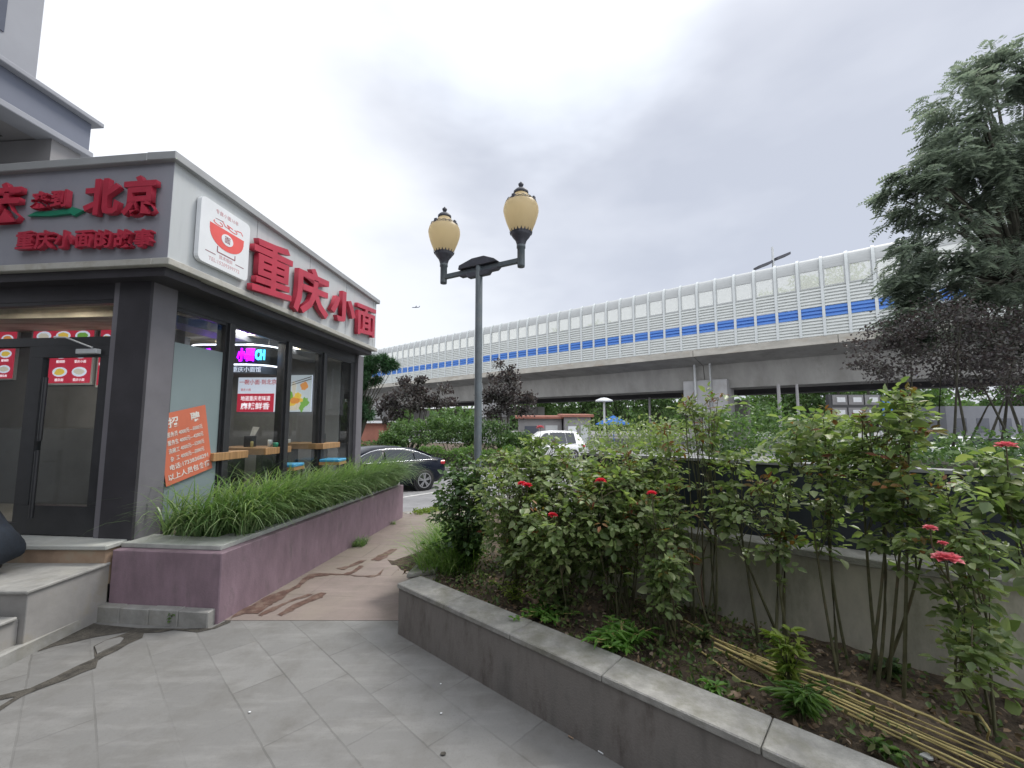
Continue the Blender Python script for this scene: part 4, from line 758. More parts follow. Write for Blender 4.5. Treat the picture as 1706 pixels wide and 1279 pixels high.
# ---- roses
def rose_bush(label, base, canopies, ncanes=5, nleaf=130, lsize=.048, young=.06, flowers=(), mats='l_rose', canestart=.3, name='rose_bush', cat='rose bush', curve=.12, crad=.0075):
    """canes from the ground into the canopy, five-part leaves along them, reddish young growth at the tips; canopies: (centre, radii, share)"""
    base = Vector(base); t = thing(name, label, cat, base, 'rose bushes in the bed' if cat == 'rose bush' else None)
    P_, D_, N_, S_ = [], [], [], []; YP, YD, YN, YS = [], [], [], []; canes = MB()
    tot = sum(c[2] for c in canopies)
    for ci_, (cc, rr, sh) in enumerate(canopies):
        cc = Vector(cc); nk = max(1, round(ncanes * sh / tot)); nlf = int(1.75 * nleaf * sh / tot); tips = []
        for k in range(nk):
            dv = Vector(rng.normal(size=3)); dv.normalize(); dv.z = abs(dv.z) * .9 + .05
            tip = cc + Vector((dv.x * rr[0], dv.y * rr[1], dv.z * rr[2])) * random.uniform(.75, 1.05)
            b0 = base + Vector((random.uniform(-.09, .09), random.uniform(-.09, .09), 0)); mid_ = b0.lerp(tip, .5) + Vector((random.uniform(-1, 1), random.uniform(-1, 1), .8)) * curve
            path = []
            for i in range(9): s0 = i / 8; path.append(b0 * (1 - s0) ** 2 + mid_ * 2 * s0 * (1 - s0) + tip * s0 ** 2)
            canes.tube(path, [crad * (1 - .72 * i / 8) for i in range(9)], 5, cap=False); tips.append(path)
            for q_ in range(3):                                    # young leaves at the tip
                if random.random() < young * 6:
                    for _ in range(5): YP.append(tip + Vector(rng.normal(0, .02, 3))); d = Vector(rng.normal(size=3)); d.z += .6; YD.append(d); YN.append((random.uniform(-.6, .6), random.uniform(-.6, .6), 1)); YS.append(lsize * random.uniform(.6, 1))
        for _ in range(nlf):
            if random.random() < .42:
                path = random.choice(tips); i = random.randint(int(8 * canestart), 7); p0 = path[i].lerp(path[i + 1], random.random())
            else:
                path = random.choice(tips); q0 = path[random.randint(int(8 * canestart), 8)]
                while True:
                    w_ = rng.uniform(-1, 1, 3)
                    if (w_ ** 2).sum() < 1: break
                p0 = cc + Vector((w_[0] * rr[0], w_[1] * rr[1], w_[2] * rr[2])); 
                if random.random() < .35: canes.tube([q0, q0.lerp(p0, .5) + Vector((0, 0, .03)), p0], [.003, .0025, .0015], 4, cap=False)
            out_ = (p0 - cc); d = Vector((out_.x + rng.normal() * .25, out_.y + rng.normal() * .25, rng.normal() * .12)).normalized() if out_.length > .02 else Vector((1, 0, 0))
            d = (d + Vector((0, 0, random.uniform(-.45, .3)))).normalized(); nr = (Vector((0, 0, 1)) + Vector(rng.normal(0, .4, 3)) + d * .2); sd_ = d.cross(nr).normalized(); ls_ = lsize * random.uniform(.55, 1.4)
            yl = random.random() < young * .5
            A = (YP, YD, YN, YS) if yl else (P_, D_, N_, S_)
            for along, side in ((1.5, 0), (.95, 1), (.95, -1), (.35, 1), (.35, -1)):
                if side and random.random() < .1: continue
                A[0].append(p0 + d * ls_ * along + sd_ * side * ls_ * .10); A[1].append(d * (1 if side == 0 else .45) + sd_ * side * 1.0 + Vector(rng.normal(0, .12, 3))); A[2].append(nr + Vector(rng.normal(0, .22, 3))); A[3].append(ls_ * (1.15 if side == 0 else 1) * random.uniform(.85, 1.1))
    for fp_, r, m_ in flowers: fp_ = Vector(fp_); c0_ = Vector(canopies[0][0]); canes.tube([fp_, fp_ - Vector((0, 0, .07)), fp_.lerp(c0_, .45) - Vector((0, 0, .16)), c0_ - Vector((0, 0, .2))], [.003, .003, .0045, .005], 5, cap=False)
    canes.build('canes', M['cane'], t)
    S_ = np.array(S_); leaf_mesh('leaves', M[mats], t, [tuple(p) for p in P_], [tuple(p) for p in D_], [tuple(p) for p in N_], S_, S_ * .66, .14, bend=.12)
    if YP: YS = np.array(YS); leaf_mesh('young_leaves', M['l_rose_y'], t, [tuple(p) for p in YP], [tuple(p) for p in YD], [tuple(p) for p in YN], YS, YS * .42, .15, bend=.1)
    for fp_, r, m_ in flowers:
        fp_ = Vector(fp_); pp, dd, nn_, ss = [], [], [], []
        for ring, (n_, tilt, k) in enumerate(((5, 1.45, .75), (6, 1.2, .95), (7, .95, 1.1), (8, .6, 1.2), (8, .2, 1.15))):
            for i in range(n_):
                a = i * 2 * math.pi / n_ + ring * .5; o_ = Vector((math.cos(a), math.sin(a), 0)); d = o_ * math.cos(tilt) + Vector((0, 0, 1)) * math.sin(tilt)
                pp.append(tuple(fp_ + o_ * r * .10 * ring)); dd.append(tuple(d + Vector(rng.normal(0, .1, 3)))); nn_.append(tuple(Vector((0, 0, 1)) * math.cos(tilt) - o_ * math.sin(tilt))); ss.append(r * k)
        ss = np.array(ss); leaf_mesh('flower', M[m_], t, pp, dd, nn_, ss, ss * 1.1, .10, bend=.28)
    return t
def bp(px, v, z=None):                                             # the point of the bed that lies at offset v behind picture column px
    r = (px - 853) / F_PX; u = (r * (3.776 + .745 * v - .09 * 0) + .976 - .667 * v) / (.745 + .667 * r); return bed(u, v, SOILZ + .05 * v if z is None else z)
def above(px, py, v): return at(px, py, Y=bp(px, v).y)
def can(px, py, v, rx, rz, share, ry=None):                        # canopy ball given in picture pixels, at its own real place in the bed
    c = above(px, py, v); k = c.y / F_PX; return (c, (rx * k, (ry or rx * .8) * k, rz * k), share)
R_ = rose_bush
R_('dense dark glossy shrub at the left end of the bed, below the lamp post', bp(770, .62), [can(775, 850, .62, 52, 66, 3), can(762, 800, .62, 20, 44, 1), can(800, 790, .7, 44, 36, 1)], 12, 330, .048, .0, mats='l_shrub', name='glossy_shrub', cat='shrub', curve=.05)
R_('leafy rose bush with red blooms just right of the lamp post', bp(850, .6), [can(858, 835, .55, 66, 70, 3), can(905, 762, .8, 44, 42, 2), can(835, 780, .8, 40, 30, 1), can(868, 905, .5, 48, 40, 1)], 15, 430, .048, .05, [(above(870, 806, .35), .026, 'petal_red'), (above(878, 809, .33), .028, 'petal_red'), (above(900, 712, .9), .026, 'petal'), (above(921, 858, .3), .024, 'petal_red')])
R_('broad rose bush spilling forward in the middle of the left thicket', bp(940, .62), [can(940, 880, .5, 70, 70, 3), can(950, 800, .75, 64, 46, 2), can(905, 930, .45, 40, 40, 1)], 14, 420, .05, .03)
R_('rose bush with one red bloom beside the first gap in the navy panels', bp(1025, .75), [can(1020, 850, .65, 66, 74, 3), can(1000, 780, .95, 56, 44, 1.5), can(1060, 800, .9, 54, 50, 1.5)], 14, 330, .047, .06, [(above(1001, 801, .4), .026, 'petal_red')])
R_('drooping rose bush at the right edge of the left thicket, a cane hanging low', bp(1095, .72), [can(1098, 860, .7, 52, 60, 2.4), can(1085, 780, .95, 52, 44, 1.6), can(1106, 950, .55, 26, 60, 1)], 12, 230, .047, .07, [(above(1086, 822, .45), .022, 'petal_red')])
R_('tall thin rose with upright shoots and reddish tips before the bridge pier', bp(1165, 1.05), [can(1165, 715, 1.05, 40, 66, 2), can(1190, 680, 1.05, 34, 26, 1), can(1120, 735, 1.05, 40, 36, 1)], 7, 85, .046, .14)
R_('upright rose with three bare canes standing in front of the mossy concrete', bp(1268, .98), [can(1255, 835, .95, 56, 46, 2.2), can(1235, 770, 1.0, 40, 34, 1.1), can(1305, 745, 1.0, 36, 40, 1.2), can(1290, 915, .95, 22, 26, .5)], 5, 125, .049, .08, canestart=.5, crad=.011)
R_('rose with pale tops and a thin bent stem between the two tallest roses', bp(1385, .98), [can(1385, 800, .95, 46, 56, 2), can(1370, 712, 1.0, 44, 34, 1.4)], 3, 80, .049, .08, canestart=.55, crad=.009)
R_('tallest rose, orange-red young shoots at its top against the dark trees', bp(1445, .95), [can(1465, 790, .95, 56, 52, 1.8), can(1490, 705, .95, 52, 34, 1.5), can(1530, 840, .9, 46, 34, .9), can(1505, 668, .95, 24, 22, .4)], 5, 160, .049, .15, canestart=.5, crad=.010)
R_('rose with the large open pink bloom at the right', bp(1620, .85), [can(1580, 900, .76, 56, 46, 2.0), can(1610, 815, .85, 46, 30, 1.1), can(1605, 990, .8, 34, 44, .9), can(1640, 1090, .7, 40, 54, 1.4)], 4, 135, .047, .06, [(above(1578, 932, .52), .036, 'petal'), (above(1550, 880, .54), .018, 'petal'), (above(1571, 905, .54), .013, 'petal')])
R_('arching rose at the right edge carrying a single coral bloom above the panel', bp(1690, 1.02), [can(1672, 800, 1.0, 36, 40, 1.3), can(1690, 830, 1.0, 40, 34, 1), can(1660, 760, 1.0, 20, 16, .5)], 3, 60, .054, .04, [(above(1676, 743, .95), .028, 'petal')], canestart=.5)
# ============================================================ ELEVATED ROAD
OA = Vector((19.3, 39.0, 0)); OD = Vector((-.754, .657, 0)).normalized(); ON = Vector((-OD.y, OD.x, 0))  # inward, away from us
if ON.y < 0: ON = -ON
T0, NB, SB = -29.5, 62, 1.64
via = thing('viaduct', 'long concrete elevated road crossing behind the lamp and trees', 'elevated road', OA)
def extr(name, prof, m, t0, t1, parent=via, bev=0):                 # profile of (inset, z) drawn along the road
    q_ = MB(); q_.slab([OA + OD * t0 + ON * a + Vector((0, 0, z)) for a, z in prof], OD, t1 - t0); return q_.build(name, m, parent)
TL = T0 + NB * SB
for t0, t1 in ((T0 - 6, -9.0), (-8.95, 2.2), (2.26, 33), (33.05, 64), (64.05, TL + 30)): extr('edge_beam', [(-.02, 8.2), (.40, 8.2), (.40, 8.85), (-.02, 8.85)], M['deck_edge'], t0, t1)
for t0, t1 in ((T0 - 6, 2.2), (2.26, 33), (33.05, TL + 30)): extr('girder', [(.30, 8.19), (3.0, 7.6), (3.6, 5.25), (7.0, 5.25), (7.8, 7.6), (10, 8.19), (10, 8.7), (.401, 8.7)], M['deck'], t0, t1)
extr('far_girder', [(10.6, 8.3), (12.4, 7.7), (13, 5.1), (15.4, 5.1), (16, 7.7), (18, 8.3), (18, 8.7), (10.6, 8.7)], M['soffit_dark'], T0 - 6, TL + 30)
extr('edge_beam', [(17.6, 8.702), (18, 8.702), (18, 9.8), (17.6, 9.8)], M['deck_edge'], T0 - 6, TL + 30)
for tp in (-29, 2.2, 33, 64):
    q_ = MB(); q_.box(OA + OD * (tp - 1.9) + ON * 3.6 + Vector((0, 0, -.6)), OD * 3.8, ON * 2.2, (0, 0, 6.6)); q_.build('pier', M['deck'], via, bevel=.05); q_ = MB(); q_.box(OA + OD * (tp - 2.2) + ON * 2.7 + Vector((0, 0, 2.6)), OD * 4.2, ON * 2.6, (0, 0, 3.5)); q_.build('pier_cap', M['pier_cap'], via, bevel=.04)
    q_ = MB(); q_.box(OA + OD * (tp - 1.6) + ON * 13.2 + Vector((0, 0, -.6)), OD * 3.2, ON * 1.8, (0, 0, 5.04)); q_.build('pier', M['deck'], via)
    for s_ in (-.75, .75):
        q_ = MB(); p = OA + OD * (tp + s_); q_.tube([p + ON * 2.5 + Vector((0, 0, 7.75)), p + ON * 2.55 + Vector((0, 0, 7.5)), p + ON * 2.6 + Vector((0, 0, 3.4)), p + ON * 2.6 + OD * -s_ + Vector((0, 0, 3.2)), p + ON * 2.6 + OD * -s_ + Vector((0, 0, -.4))], .12, 8); q_.build('drain_pipe', M['steel'], via)
brr = thing('noise_barrier', 'tall pale louvred noise barrier with blue stripe and window row along the elevated road', 'noise barrier', OA + OD * T0 + Vector((0, 0, 8.85)))
B0 = OA + OD * T0
def bay(name, prof, m, par, w0=.102, w1=SB - .102):
    q_ = MB(); n = len(prof); vs = [B0 + OD * w0 + ON * a + Vector((0, 0, z)) for a, z in prof] + [B0 + OD * w1 + ON * a + Vector((0, 0, z)) for a, z in prof]
    q_.add(vs, [(i, i + n, i + n + 1, i + 1) for i in range(n - 1)]); return q_.build(name, m, par)
def louvre(z0, z1, n):
    out_ = []; h_ = (z1 - z0) / n
    for i in range(n): z = z0 + i * h_; out_ += [(.03, z), (-.02, z + h_ * .12), (.0, z + h_ * .62), (.09, z + h_ * .66), (.09, z + h_ * .97)]
    return out_ + [(.09, z1)]
arc = [(.10 + .62 * (1 - math.cos(a)), 14.52 + 1.10 * math.sin(a)) for a in np.linspace(0, 1.35, 7)]
protoP = []
q_ = MB(); pr = [(-.07, 8.85), (-.07, 14.51)] + [(a - .17, z + .04) for a, z in arc] + [(arc[-1][0], arc[-1][1] - .08)] + [(a, z) for a, z in arc[::-1]][1:] + [(.12, 14.51), (.12, 8.85)]
q_.slab([B0 - OD * .10 + ON * a + Vector((0, 0, z)) for a, z in pr], OD, .20); post0 = q_.build('post', M['post'], brr)
pan0 = bay('panel', louvre(8.86, 10.4, 6), M['panel'], brr); subs = [bay('blue_band', louvre(10.405, 11.3, 3), M['blue_band'], pan0), bay('upper_louvre', louvre(11.305, 12.88, 6), M['panel'], pan0), bay('curved_top', [(.09, 14.49)] + arc, M['panel_top'], pan0)]
q_ = MB(); fw_ = SB - .204
def fpt(a, z, dep): return B0 + OD * (.102 + a) + ON * dep + Vector((0, 0, z))
lo_ = [(0, 12.885), (fw_, 12.885), (fw_, 14.495), (0, 14.495)]; li_ = [(.09, 12.99), (fw_ - .09, 12.99), (fw_ - .09, 14.40), (.09, 14.40)]
q_.add([fpt(a, z, .0) for a, z in lo_ + li_] + [fpt(a, z, .08) for a, z in lo_ + li_], [f for k in range(4) for f in ((k, (k + 1) % 4, 4 + (k + 1) % 4, 4 + k), (8 + k, 12 + k, 12 + (k + 1) % 4, 8 + (k + 1) % 4), (4 + k, 4 + (k + 1) % 4, 12 + (k + 1) % 4, 12 + k), (k, 8 + k, 8 + (k + 1) % 4, (k + 1) % 4))]); subs.append(q_.build('pane_frame', M['panel_top'], pan0))
q_ = MB(); q_.box(B0 + OD * .102 + ON * .05 + Vector((0, 0, 12.966)), OD * (SB - .204), ON * .015, (0, 0, 1.463)); subs.append(q_.build('pane', M['barrier_glass'], pan0))
for k in range(1, NB):
    off = OD * SB * k
    c = post0.copy(); COL.objects.link(c); c.location = off
    c = pan0.copy(); COL.objects.link(c); c.location = off; c.parent = brr
    for s_ in subs: d = s_.copy(); COL.objects.link(d); d.parent = c
# light mast on the elevated road
p = OA + OD * -5.6 + ON * 6.4; mz = at(1287, 420, Y=p.y); p = Vector((mz.x, p.y, 8.7)); sl_ = thing('road_light', 'twin-headed light mast standing on the elevated road above the barrier', 'street light', p)
q_ = MB(); q_.tube([p, p + Vector((0, 0, 10.4))], [.16, .10], 8); q_.build('mast', M['steel'], sl_)
for sgn, lz in ((1, 9.0), (-1, 8.7)): q_ = MB(); e_ = p + Vector((sgn * 1.9, sgn * .5, lz + sgn * .75)); q_.box(p + Vector((sgn * .2, -.35, lz)), e_ - p - Vector((sgn * .2, 0, lz)), (-.1, .8, 0), (0, 0, .26)); q_.build('lamp_head', M['cast'], sl_)
# ============================================================ TREES AND SHRUBS FARTHER OFF
def crown_pts(cc, rr, n, ncl, sig, shell=.55):
    cc = np.array(cc); rr = np.array(rr); d = rdirs(ncl); r = rng.uniform(shell ** 3, 1, ncl) ** (1 / 3); cl = cc + d * rr * r[:, None]; idx = rng.integers(0, ncl, n)
    sg = rng.uniform(.6, 1.25, ncl)[idx][:, None] * sig
    return cl[idx] + np.clip(rng.normal(0, 1, (n, 3)), -1.5, 1.5) * sg * np.array([1, 1, .72]), cl
def tree(name, label, base, crowns, n, ls, m, tr=.09, stems=1, group=None, cat='tree', bark='bark', asp=.5, sig=.3, ncl=40, up=.5, drop=.0, kind='flat', fork=.35):
    """crowns: (centre, radii, share of leaves)"""
    base = Vector(base); t = thing(name, label, cat, base, group); tot = sum(c[2] for c in crowns); PP = []; b = MB()
    for cc, rr, sh in crowns:
        p_, cl = crown_pts(cc, rr, int(n * sh / tot), max(5, int(ncl * sh / tot)), sig * min(rr), .45); PP.append(p_)
        if stems == 1:
            F_ = base.lerp(Vector(crowns[0][0]), fork)
            for c in cl[::max(1, len(cl) // 5)]: c = Vector(c); b.tube([F_, F_.lerp(c, .5) + Vector((0, 0, .12 * (c - F_).length)), c], [tr * .45, tr * .25, tr * .05], 6, cap=False)
            continue
        for c in cl[::max(1, len(cl) // 2)]:
            c = Vector(c); j = base + Vector((random.uniform(-.1, .1) * stems, random.uniform(-.1, .1) * stems, 0)); f_ = base.lerp(Vector(cc), fork) + Vector((random.uniform(-.2, .2) * stems, random.uniform(-.2, .2) * stems, 0)); b.tube([j, j.lerp(f_, .3) + Vector(rng.normal(0, .02 * stems, 3)), j.lerp(f_, .65) + Vector(rng.normal(0, .035 * stems, 3)), f_, f_.lerp(c, .55) + Vector((0, 0, .08 * (c - f_).length)), c], [tr, tr * .9, tr * .75, tr * .6, tr * .32, tr * .08], 6, cap=False)
    if stems == 1: F_ = base.lerp(Vector(crowns[0][0]), fork); b.tube([base, base.lerp(F_, .5) + Vector(rng.normal(0, .06, 3)), F_], [tr, tr * .8, tr * .6], 8)
    b.build('trunk', M[bark], t); P_ = np.concatenate(PP); n_ = len(P_); d = rdirs(n_, -drop); nr = rdirs(n_, up * 3)
    if kind == 'spray':                                            # feathered leaves: leaflets in pairs along a drooping stalk
        cc0 = np.array(crowns[0][0]); o_ = P_ - cc0; o_[:, 2] *= .3; o_ /= np.linalg.norm(o_, axis=1, keepdims=True) + 1e-6; d = o_ * .8 + rdirs(n_) * .7 + np.array([0, 0, -.35]); d /= np.linalg.norm(d, axis=1, keepdims=True); nr = np.array([0, 0, 1.]) + rdirs(n_) * .45
        sdv = np.cross(d, nr); sdv /= np.linalg.norm(sdv, axis=1, keepdims=True); L_ = rng.uniform(.7, 1.3, n_)[:, None] * ls; QP, QD, QN = [], [], []
        for k in range(6):
            s0 = .12 + .16 * k
            for sg in (-1, 1): QP.append(P_ + d * L_ * s0 + np.array([0, 0, -.22]) * L_ * s0 ** 2); QD.append(sdv * sg + d * .45 + np.array([0, 0, -.15])); QN.append(nr + rng.normal(0, .2, (n_, 3)))
        lk = np.tile(L_[:, 0], 12) * .36; leaf_mesh('crown', M[m], t, np.concatenate(QP), np.concatenate(QD), np.concatenate(QN), lk, lk * asp, kind='flat'); return t
    leaf_mesh('crown', M[m], t, P_, d, nr, rng.uniform(.7, 1.3, n_) * ls, rng.uniform(.7, 1.3, n_) * ls * asp, kind=kind); return t
def cpx(px, py, Y, rx, rz, share=1, ry=None): c = at(px, py, Y=Y); k = Y / F_PX; return (c, (rx * k, (ry or rx * .8) * k, rz * k), share)
def gnd(px, Y): return Vector((at(px, 700, Y=Y).x, Y, float(lotz(Y))))
tree('locust_tree', 'large tall green tree with feathery foliage filling the upper right', gnd(1760, 13.5), [cpx(1650, 170, 13.5, 100, 90, 2.0), cpx(1560, 320, 13.2, 86, 62, 1.7), cpx(1690, 300, 13.5, 120, 110, 2.6), cpx(1610, 440, 12.8, 110, 80, 2.0), cpx(1740, 440, 13, 110, 120, 2), cpx(1520, 310, 13, 50, 34, .5), cpx(1700, 110, 13.5, 60, 60, .8), cpx(1570, 470, 12.6, 70, 50, 1.2), cpx(1620, 250, 13.2, 90, 90, 1.8), cpx(1540, 520, 12.4, 50, 40, .6), cpx(1680, 520, 12.6, 70, 60, 1.2)], 8200, .40, 'l_tree', .22, 1, asp=.42, sig=.17, ncl=260, up=.35, drop=.5, fork=.5, kind='spray')
tree('plum_tree', 'dark purple-leaved tree right of the bridge pier, its branches reaching furthest left', gnd(1590, 11.5), [cpx(1470, 590, 11.6, 76, 42, 1.4), cpx(1560, 560, 11.5, 80, 60, 2), cpx(1620, 610, 11.3, 70, 50, 1.4)], 6800, .10, 'l_plum', .055, 4, 'purple-leaved plum trees', asp=.6, sig=.25, ncl=90, fork=.42)
tree('plum_tree', 'dark purple-leaved tree at the right edge under the tall green tree', gnd(1672, 11.9), [cpx(1690, 580, 11.8, 90, 60, 2), cpx(1740, 610, 12, 80, 60, 1)], 5200, .10, 'l_plum', .07, 4, 'purple-leaved plum trees', asp=.6, sig=.25, ncl=70, fork=.42)
tree('plum_tree', 'dark purple-leaved tree behind the hedge, left of the lamp post', gnd(680, 25), [cpx(672, 668, 25, 40, 26, 2), cpx(690, 640, 25, 26, 16, 1), cpx(735, 662, 25.3, 36, 20, 1.2), cpx(650, 690, 25, 24, 20, .7)], 5200, .17, 'l_plum', .08, 3, 'purple-leaved plum trees', asp=.65, sig=.26, ncl=80)
tree('plum_tree', 'dark purple-leaved tree behind the hedge, just right of the lamp post', gnd(838, 24), [cpx(838, 640, 24, 28, 46, 2), cpx(860, 670, 24, 30, 26, 1.2), cpx(818, 680, 24, 26, 28, 1)], 4600, .17, 'l_plum', .08, 3, 'purple-leaved plum trees', asp=.65, sig=.26, ncl=70)
pn = tree('pine_tree', 'green pine with tufted branches just behind the far corner of the shop', gnd(585, 13), [cpx(600, 660, 13, 20, 20, .8), cpx(622, 606, 13, 36, 13, 1.6), cpx(603, 628, 13, 30, 16, 1.2), cpx(596, 690, 13, 22, 18, .6), cpx(585, 660, 13, 22, 30, .7)], 15000, .19, 'l_pine', .06, 1, asp=.11, sig=.17, ncl=60, up=.1, cat='pine')
G2 = 'green shrubs behind the hedge'
for px, py, Y, rx, rz, lb in ((690, 722, 23.5, 44, 22, 'bushy green shrub behind the hedge below the left purple tree'), (735, 715, 24, 34, 22, 'light green shrub behind the hedge between the purple trees'), (765, 722, 23.3, 34, 26, 'bright green shrub behind the hedge, nearest the lamp post on its left'), (820, 722, 23, 38, 26, 'dark rounded shrub behind the hedge, right of the lamp post'), (655, 732, 23, 22, 18, 'small yellow-green shrub at the left end of the hedge'), (860, 738, 22.5, 26, 20, 'low dark shrub between the hedge end and the grey kiosks')):
    tree('garden_shrub', lb, gnd(px, Y), [cpx(px, py, Y, rx, rz)], 2600, .15, 'l_far' if 'dark' not in lb else 'l_shrub', .04, 3, G2, cat='shrub', asp=.55, sig=.26, ncl=50)
def hedge(name, lb, a, b_, h0, wd, n, ls, m='l_hedge', zb=None):
    a, b_ = Vector(a), Vector(b_); u = (b_ - a); L_ = u.length; u.normalize(); v = Vector((-u.y, u.x, 0)); t = thing(name, lb, 'hedge', a)
    s_ = rng.uniform(0, L_, n); w_ = rng.uniform(-.5, .5, n) * wd; z = rng.uniform(0, 1, n) ** .5 * h0 * (1 + .12 * np.sin(s_ * 3.1) + .06 * np.sin(s_ * 7)); P_ = np.array(a) + s_[:, None] * np.array(u) + w_[:, None] * np.array(v); P_[:, 2] += z
    leaf_mesh('foliage', M[m], t, P_, rdirs(n), rdirs(n, 1.2), rng.uniform(.7, 1.3, n) * ls, rng.uniform(.4, .7, n) * ls, kind='flat'); q_ = MB(); q_.box(a - v * wd * .33, u * L_, v * wd * .66, (0, 0, h0 * .72)); q_.build('branch_core', M['bark'], t)
    return t
hedge('clipped_hedge', 'long low clipped green hedge along the far kerb of the parking lot', gnd(640, 21.8), gnd(905, 20.6), .95, .9, 7000, .13)
hedge('clipped_hedge', 'short dark clipped hedge far left beside the shop corner', gnd(575, 24), gnd(636, 22.6), 1.15, .9, 2200, .13, 'l_shrub')
hedge('clipped_hedge', 'dark hedge behind the navy panels at the right under the purple trees', (5.2, 7.6, 0), (12, 9.2, 0), 1.45, 1.3, 6000, .11, 'l_shrub')
q_ = MB(); a, b_ = gnd(560, 22.2), gnd(960, 19.8); u = unit(b_ - a); q_.box(a - Vector((0, 0, .2)) - Vector((0, .9, 0)), b_ - a, (0, -.18, 0), (0, 0, .36)); tag(q_.build('kerb', M['coping']), kind='structure')
G3 = 'leafy shrubs just beyond the navy panels'
for px, py, Y, rx, rz, lb, m_ in ((1010, 735, 9.5, 60, 40, 'loose green shrub with reddish tips beyond the panels, nearest the grey kiosks', 'l_rose'), (1090, 742, 8, 60, 44, 'mid green shrub beyond the panels between the kiosks and the bridge pier', 'l_rose'), (1215, 735, 7.5, 50, 48, 'green shrub beyond the panels directly below the bridge pier', 'l_far'), (1300, 715, 8.5, 60, 46, 'fine-leaved green shrub beyond the panels, right of the bridge pier', 'l_far'), (1390, 735, 7.5, 56, 40, 'low green shrub beyond the panels below the display rack', 'l_rose')):
    b0 = gnd(px, Y); b0.z = 0; tree('wild_shrub', lb, b0, [cpx(px, py, Y, rx, rz, 2), cpx(px + 10, py + 50, Y, rx * .9, rz, 1)], 2400, .075, m_, .025, 4, G3, cat='shrub', asp=.6, sig=.28, ncl=45)
G4 = 'green trees beyond the elevated road'
for i, (px, Y, zt_, r, lb) in enumerate(((905, 84, 11, 5, 'green tree beyond the bridge, above the left kiosk'), (965, 80, 11, 5, 'green tree with dark forked trunk beyond the bridge, above the right kiosk'), (1030, 78, 11.5, 5, 'green tree beyond the bridge beside the mushroom lamp'), (1085, 76, 11, 5, 'green tree beyond the bridge between the mushroom lamp and the pier'), (1150, 72, 11, 5, 'green tree beyond the bridge just left of the pier'), (1290, 66, 10, 5, 'green tree beyond the bridge just right of the pier'), (1360, 62, 11, 5, 'green tree beyond the bridge left of the display rack'), (1440, 60, 10, 5, 'green tree beyond the bridge behind the display rack'), (1530, 58, 10, 5, 'green tree beyond the bridge behind the leaning plum branches'), (1690, 50, 9, 5, 'pale green tree beyond the bridge at the right edge'), (1760, 48, 9, 5, 'pale green tree cut by the right edge'))):
    b0 = gnd(px, Y); c = Vector((b0.x, Y, zt_ - 3.4)); tree('broadleaf_tree', lb, b0, [(c, (r, r * .7, 3.6), 2), (c + Vector((random.uniform(-1.5, 1.5), 0, -2.6)), (r * .9, r * .6, 2.4), 1.2)], 2400, .6, 'l_far', .22, 1, G4, asp=.55, sig=.22, ncl=55)
G5 = 'tall trees seen over the elevated road'
for px, Y, zt_, r, lb in ((935, 92, 22.5, 5, 'tree behind the barrier windows right of the airplane'), (1010, 84, 22.8, 6, 'tree crown showing through the middle barrier windows'), (1345, 62, 23.4, 5.5, 'tree crown seen through barrier windows right of the light mast'), (1400, 58, 23.2, 5.5, 'tree crown seen through barrier windows left of the tall locust'), (1450, 54, 22.6, 5.5, 'tree crown seen through the barrier windows behind the locust edge'), (645, 150, 23.5, 6, 'distant tree top at the far left end of the barrier')):
    b0 = gnd(px, Y); c = Vector((b0.x, Y, zt_ - 3.2)); tree('tall_tree', lb, b0, [(c, (r, r * .8, 3.2), 2), (c + Vector((1.5, 0, -3)), (r, r * .8, 3.2), 2)], 3000, .5, 'l_far', .25, 1, G5, asp=.5, sig=.24, ncl=45)
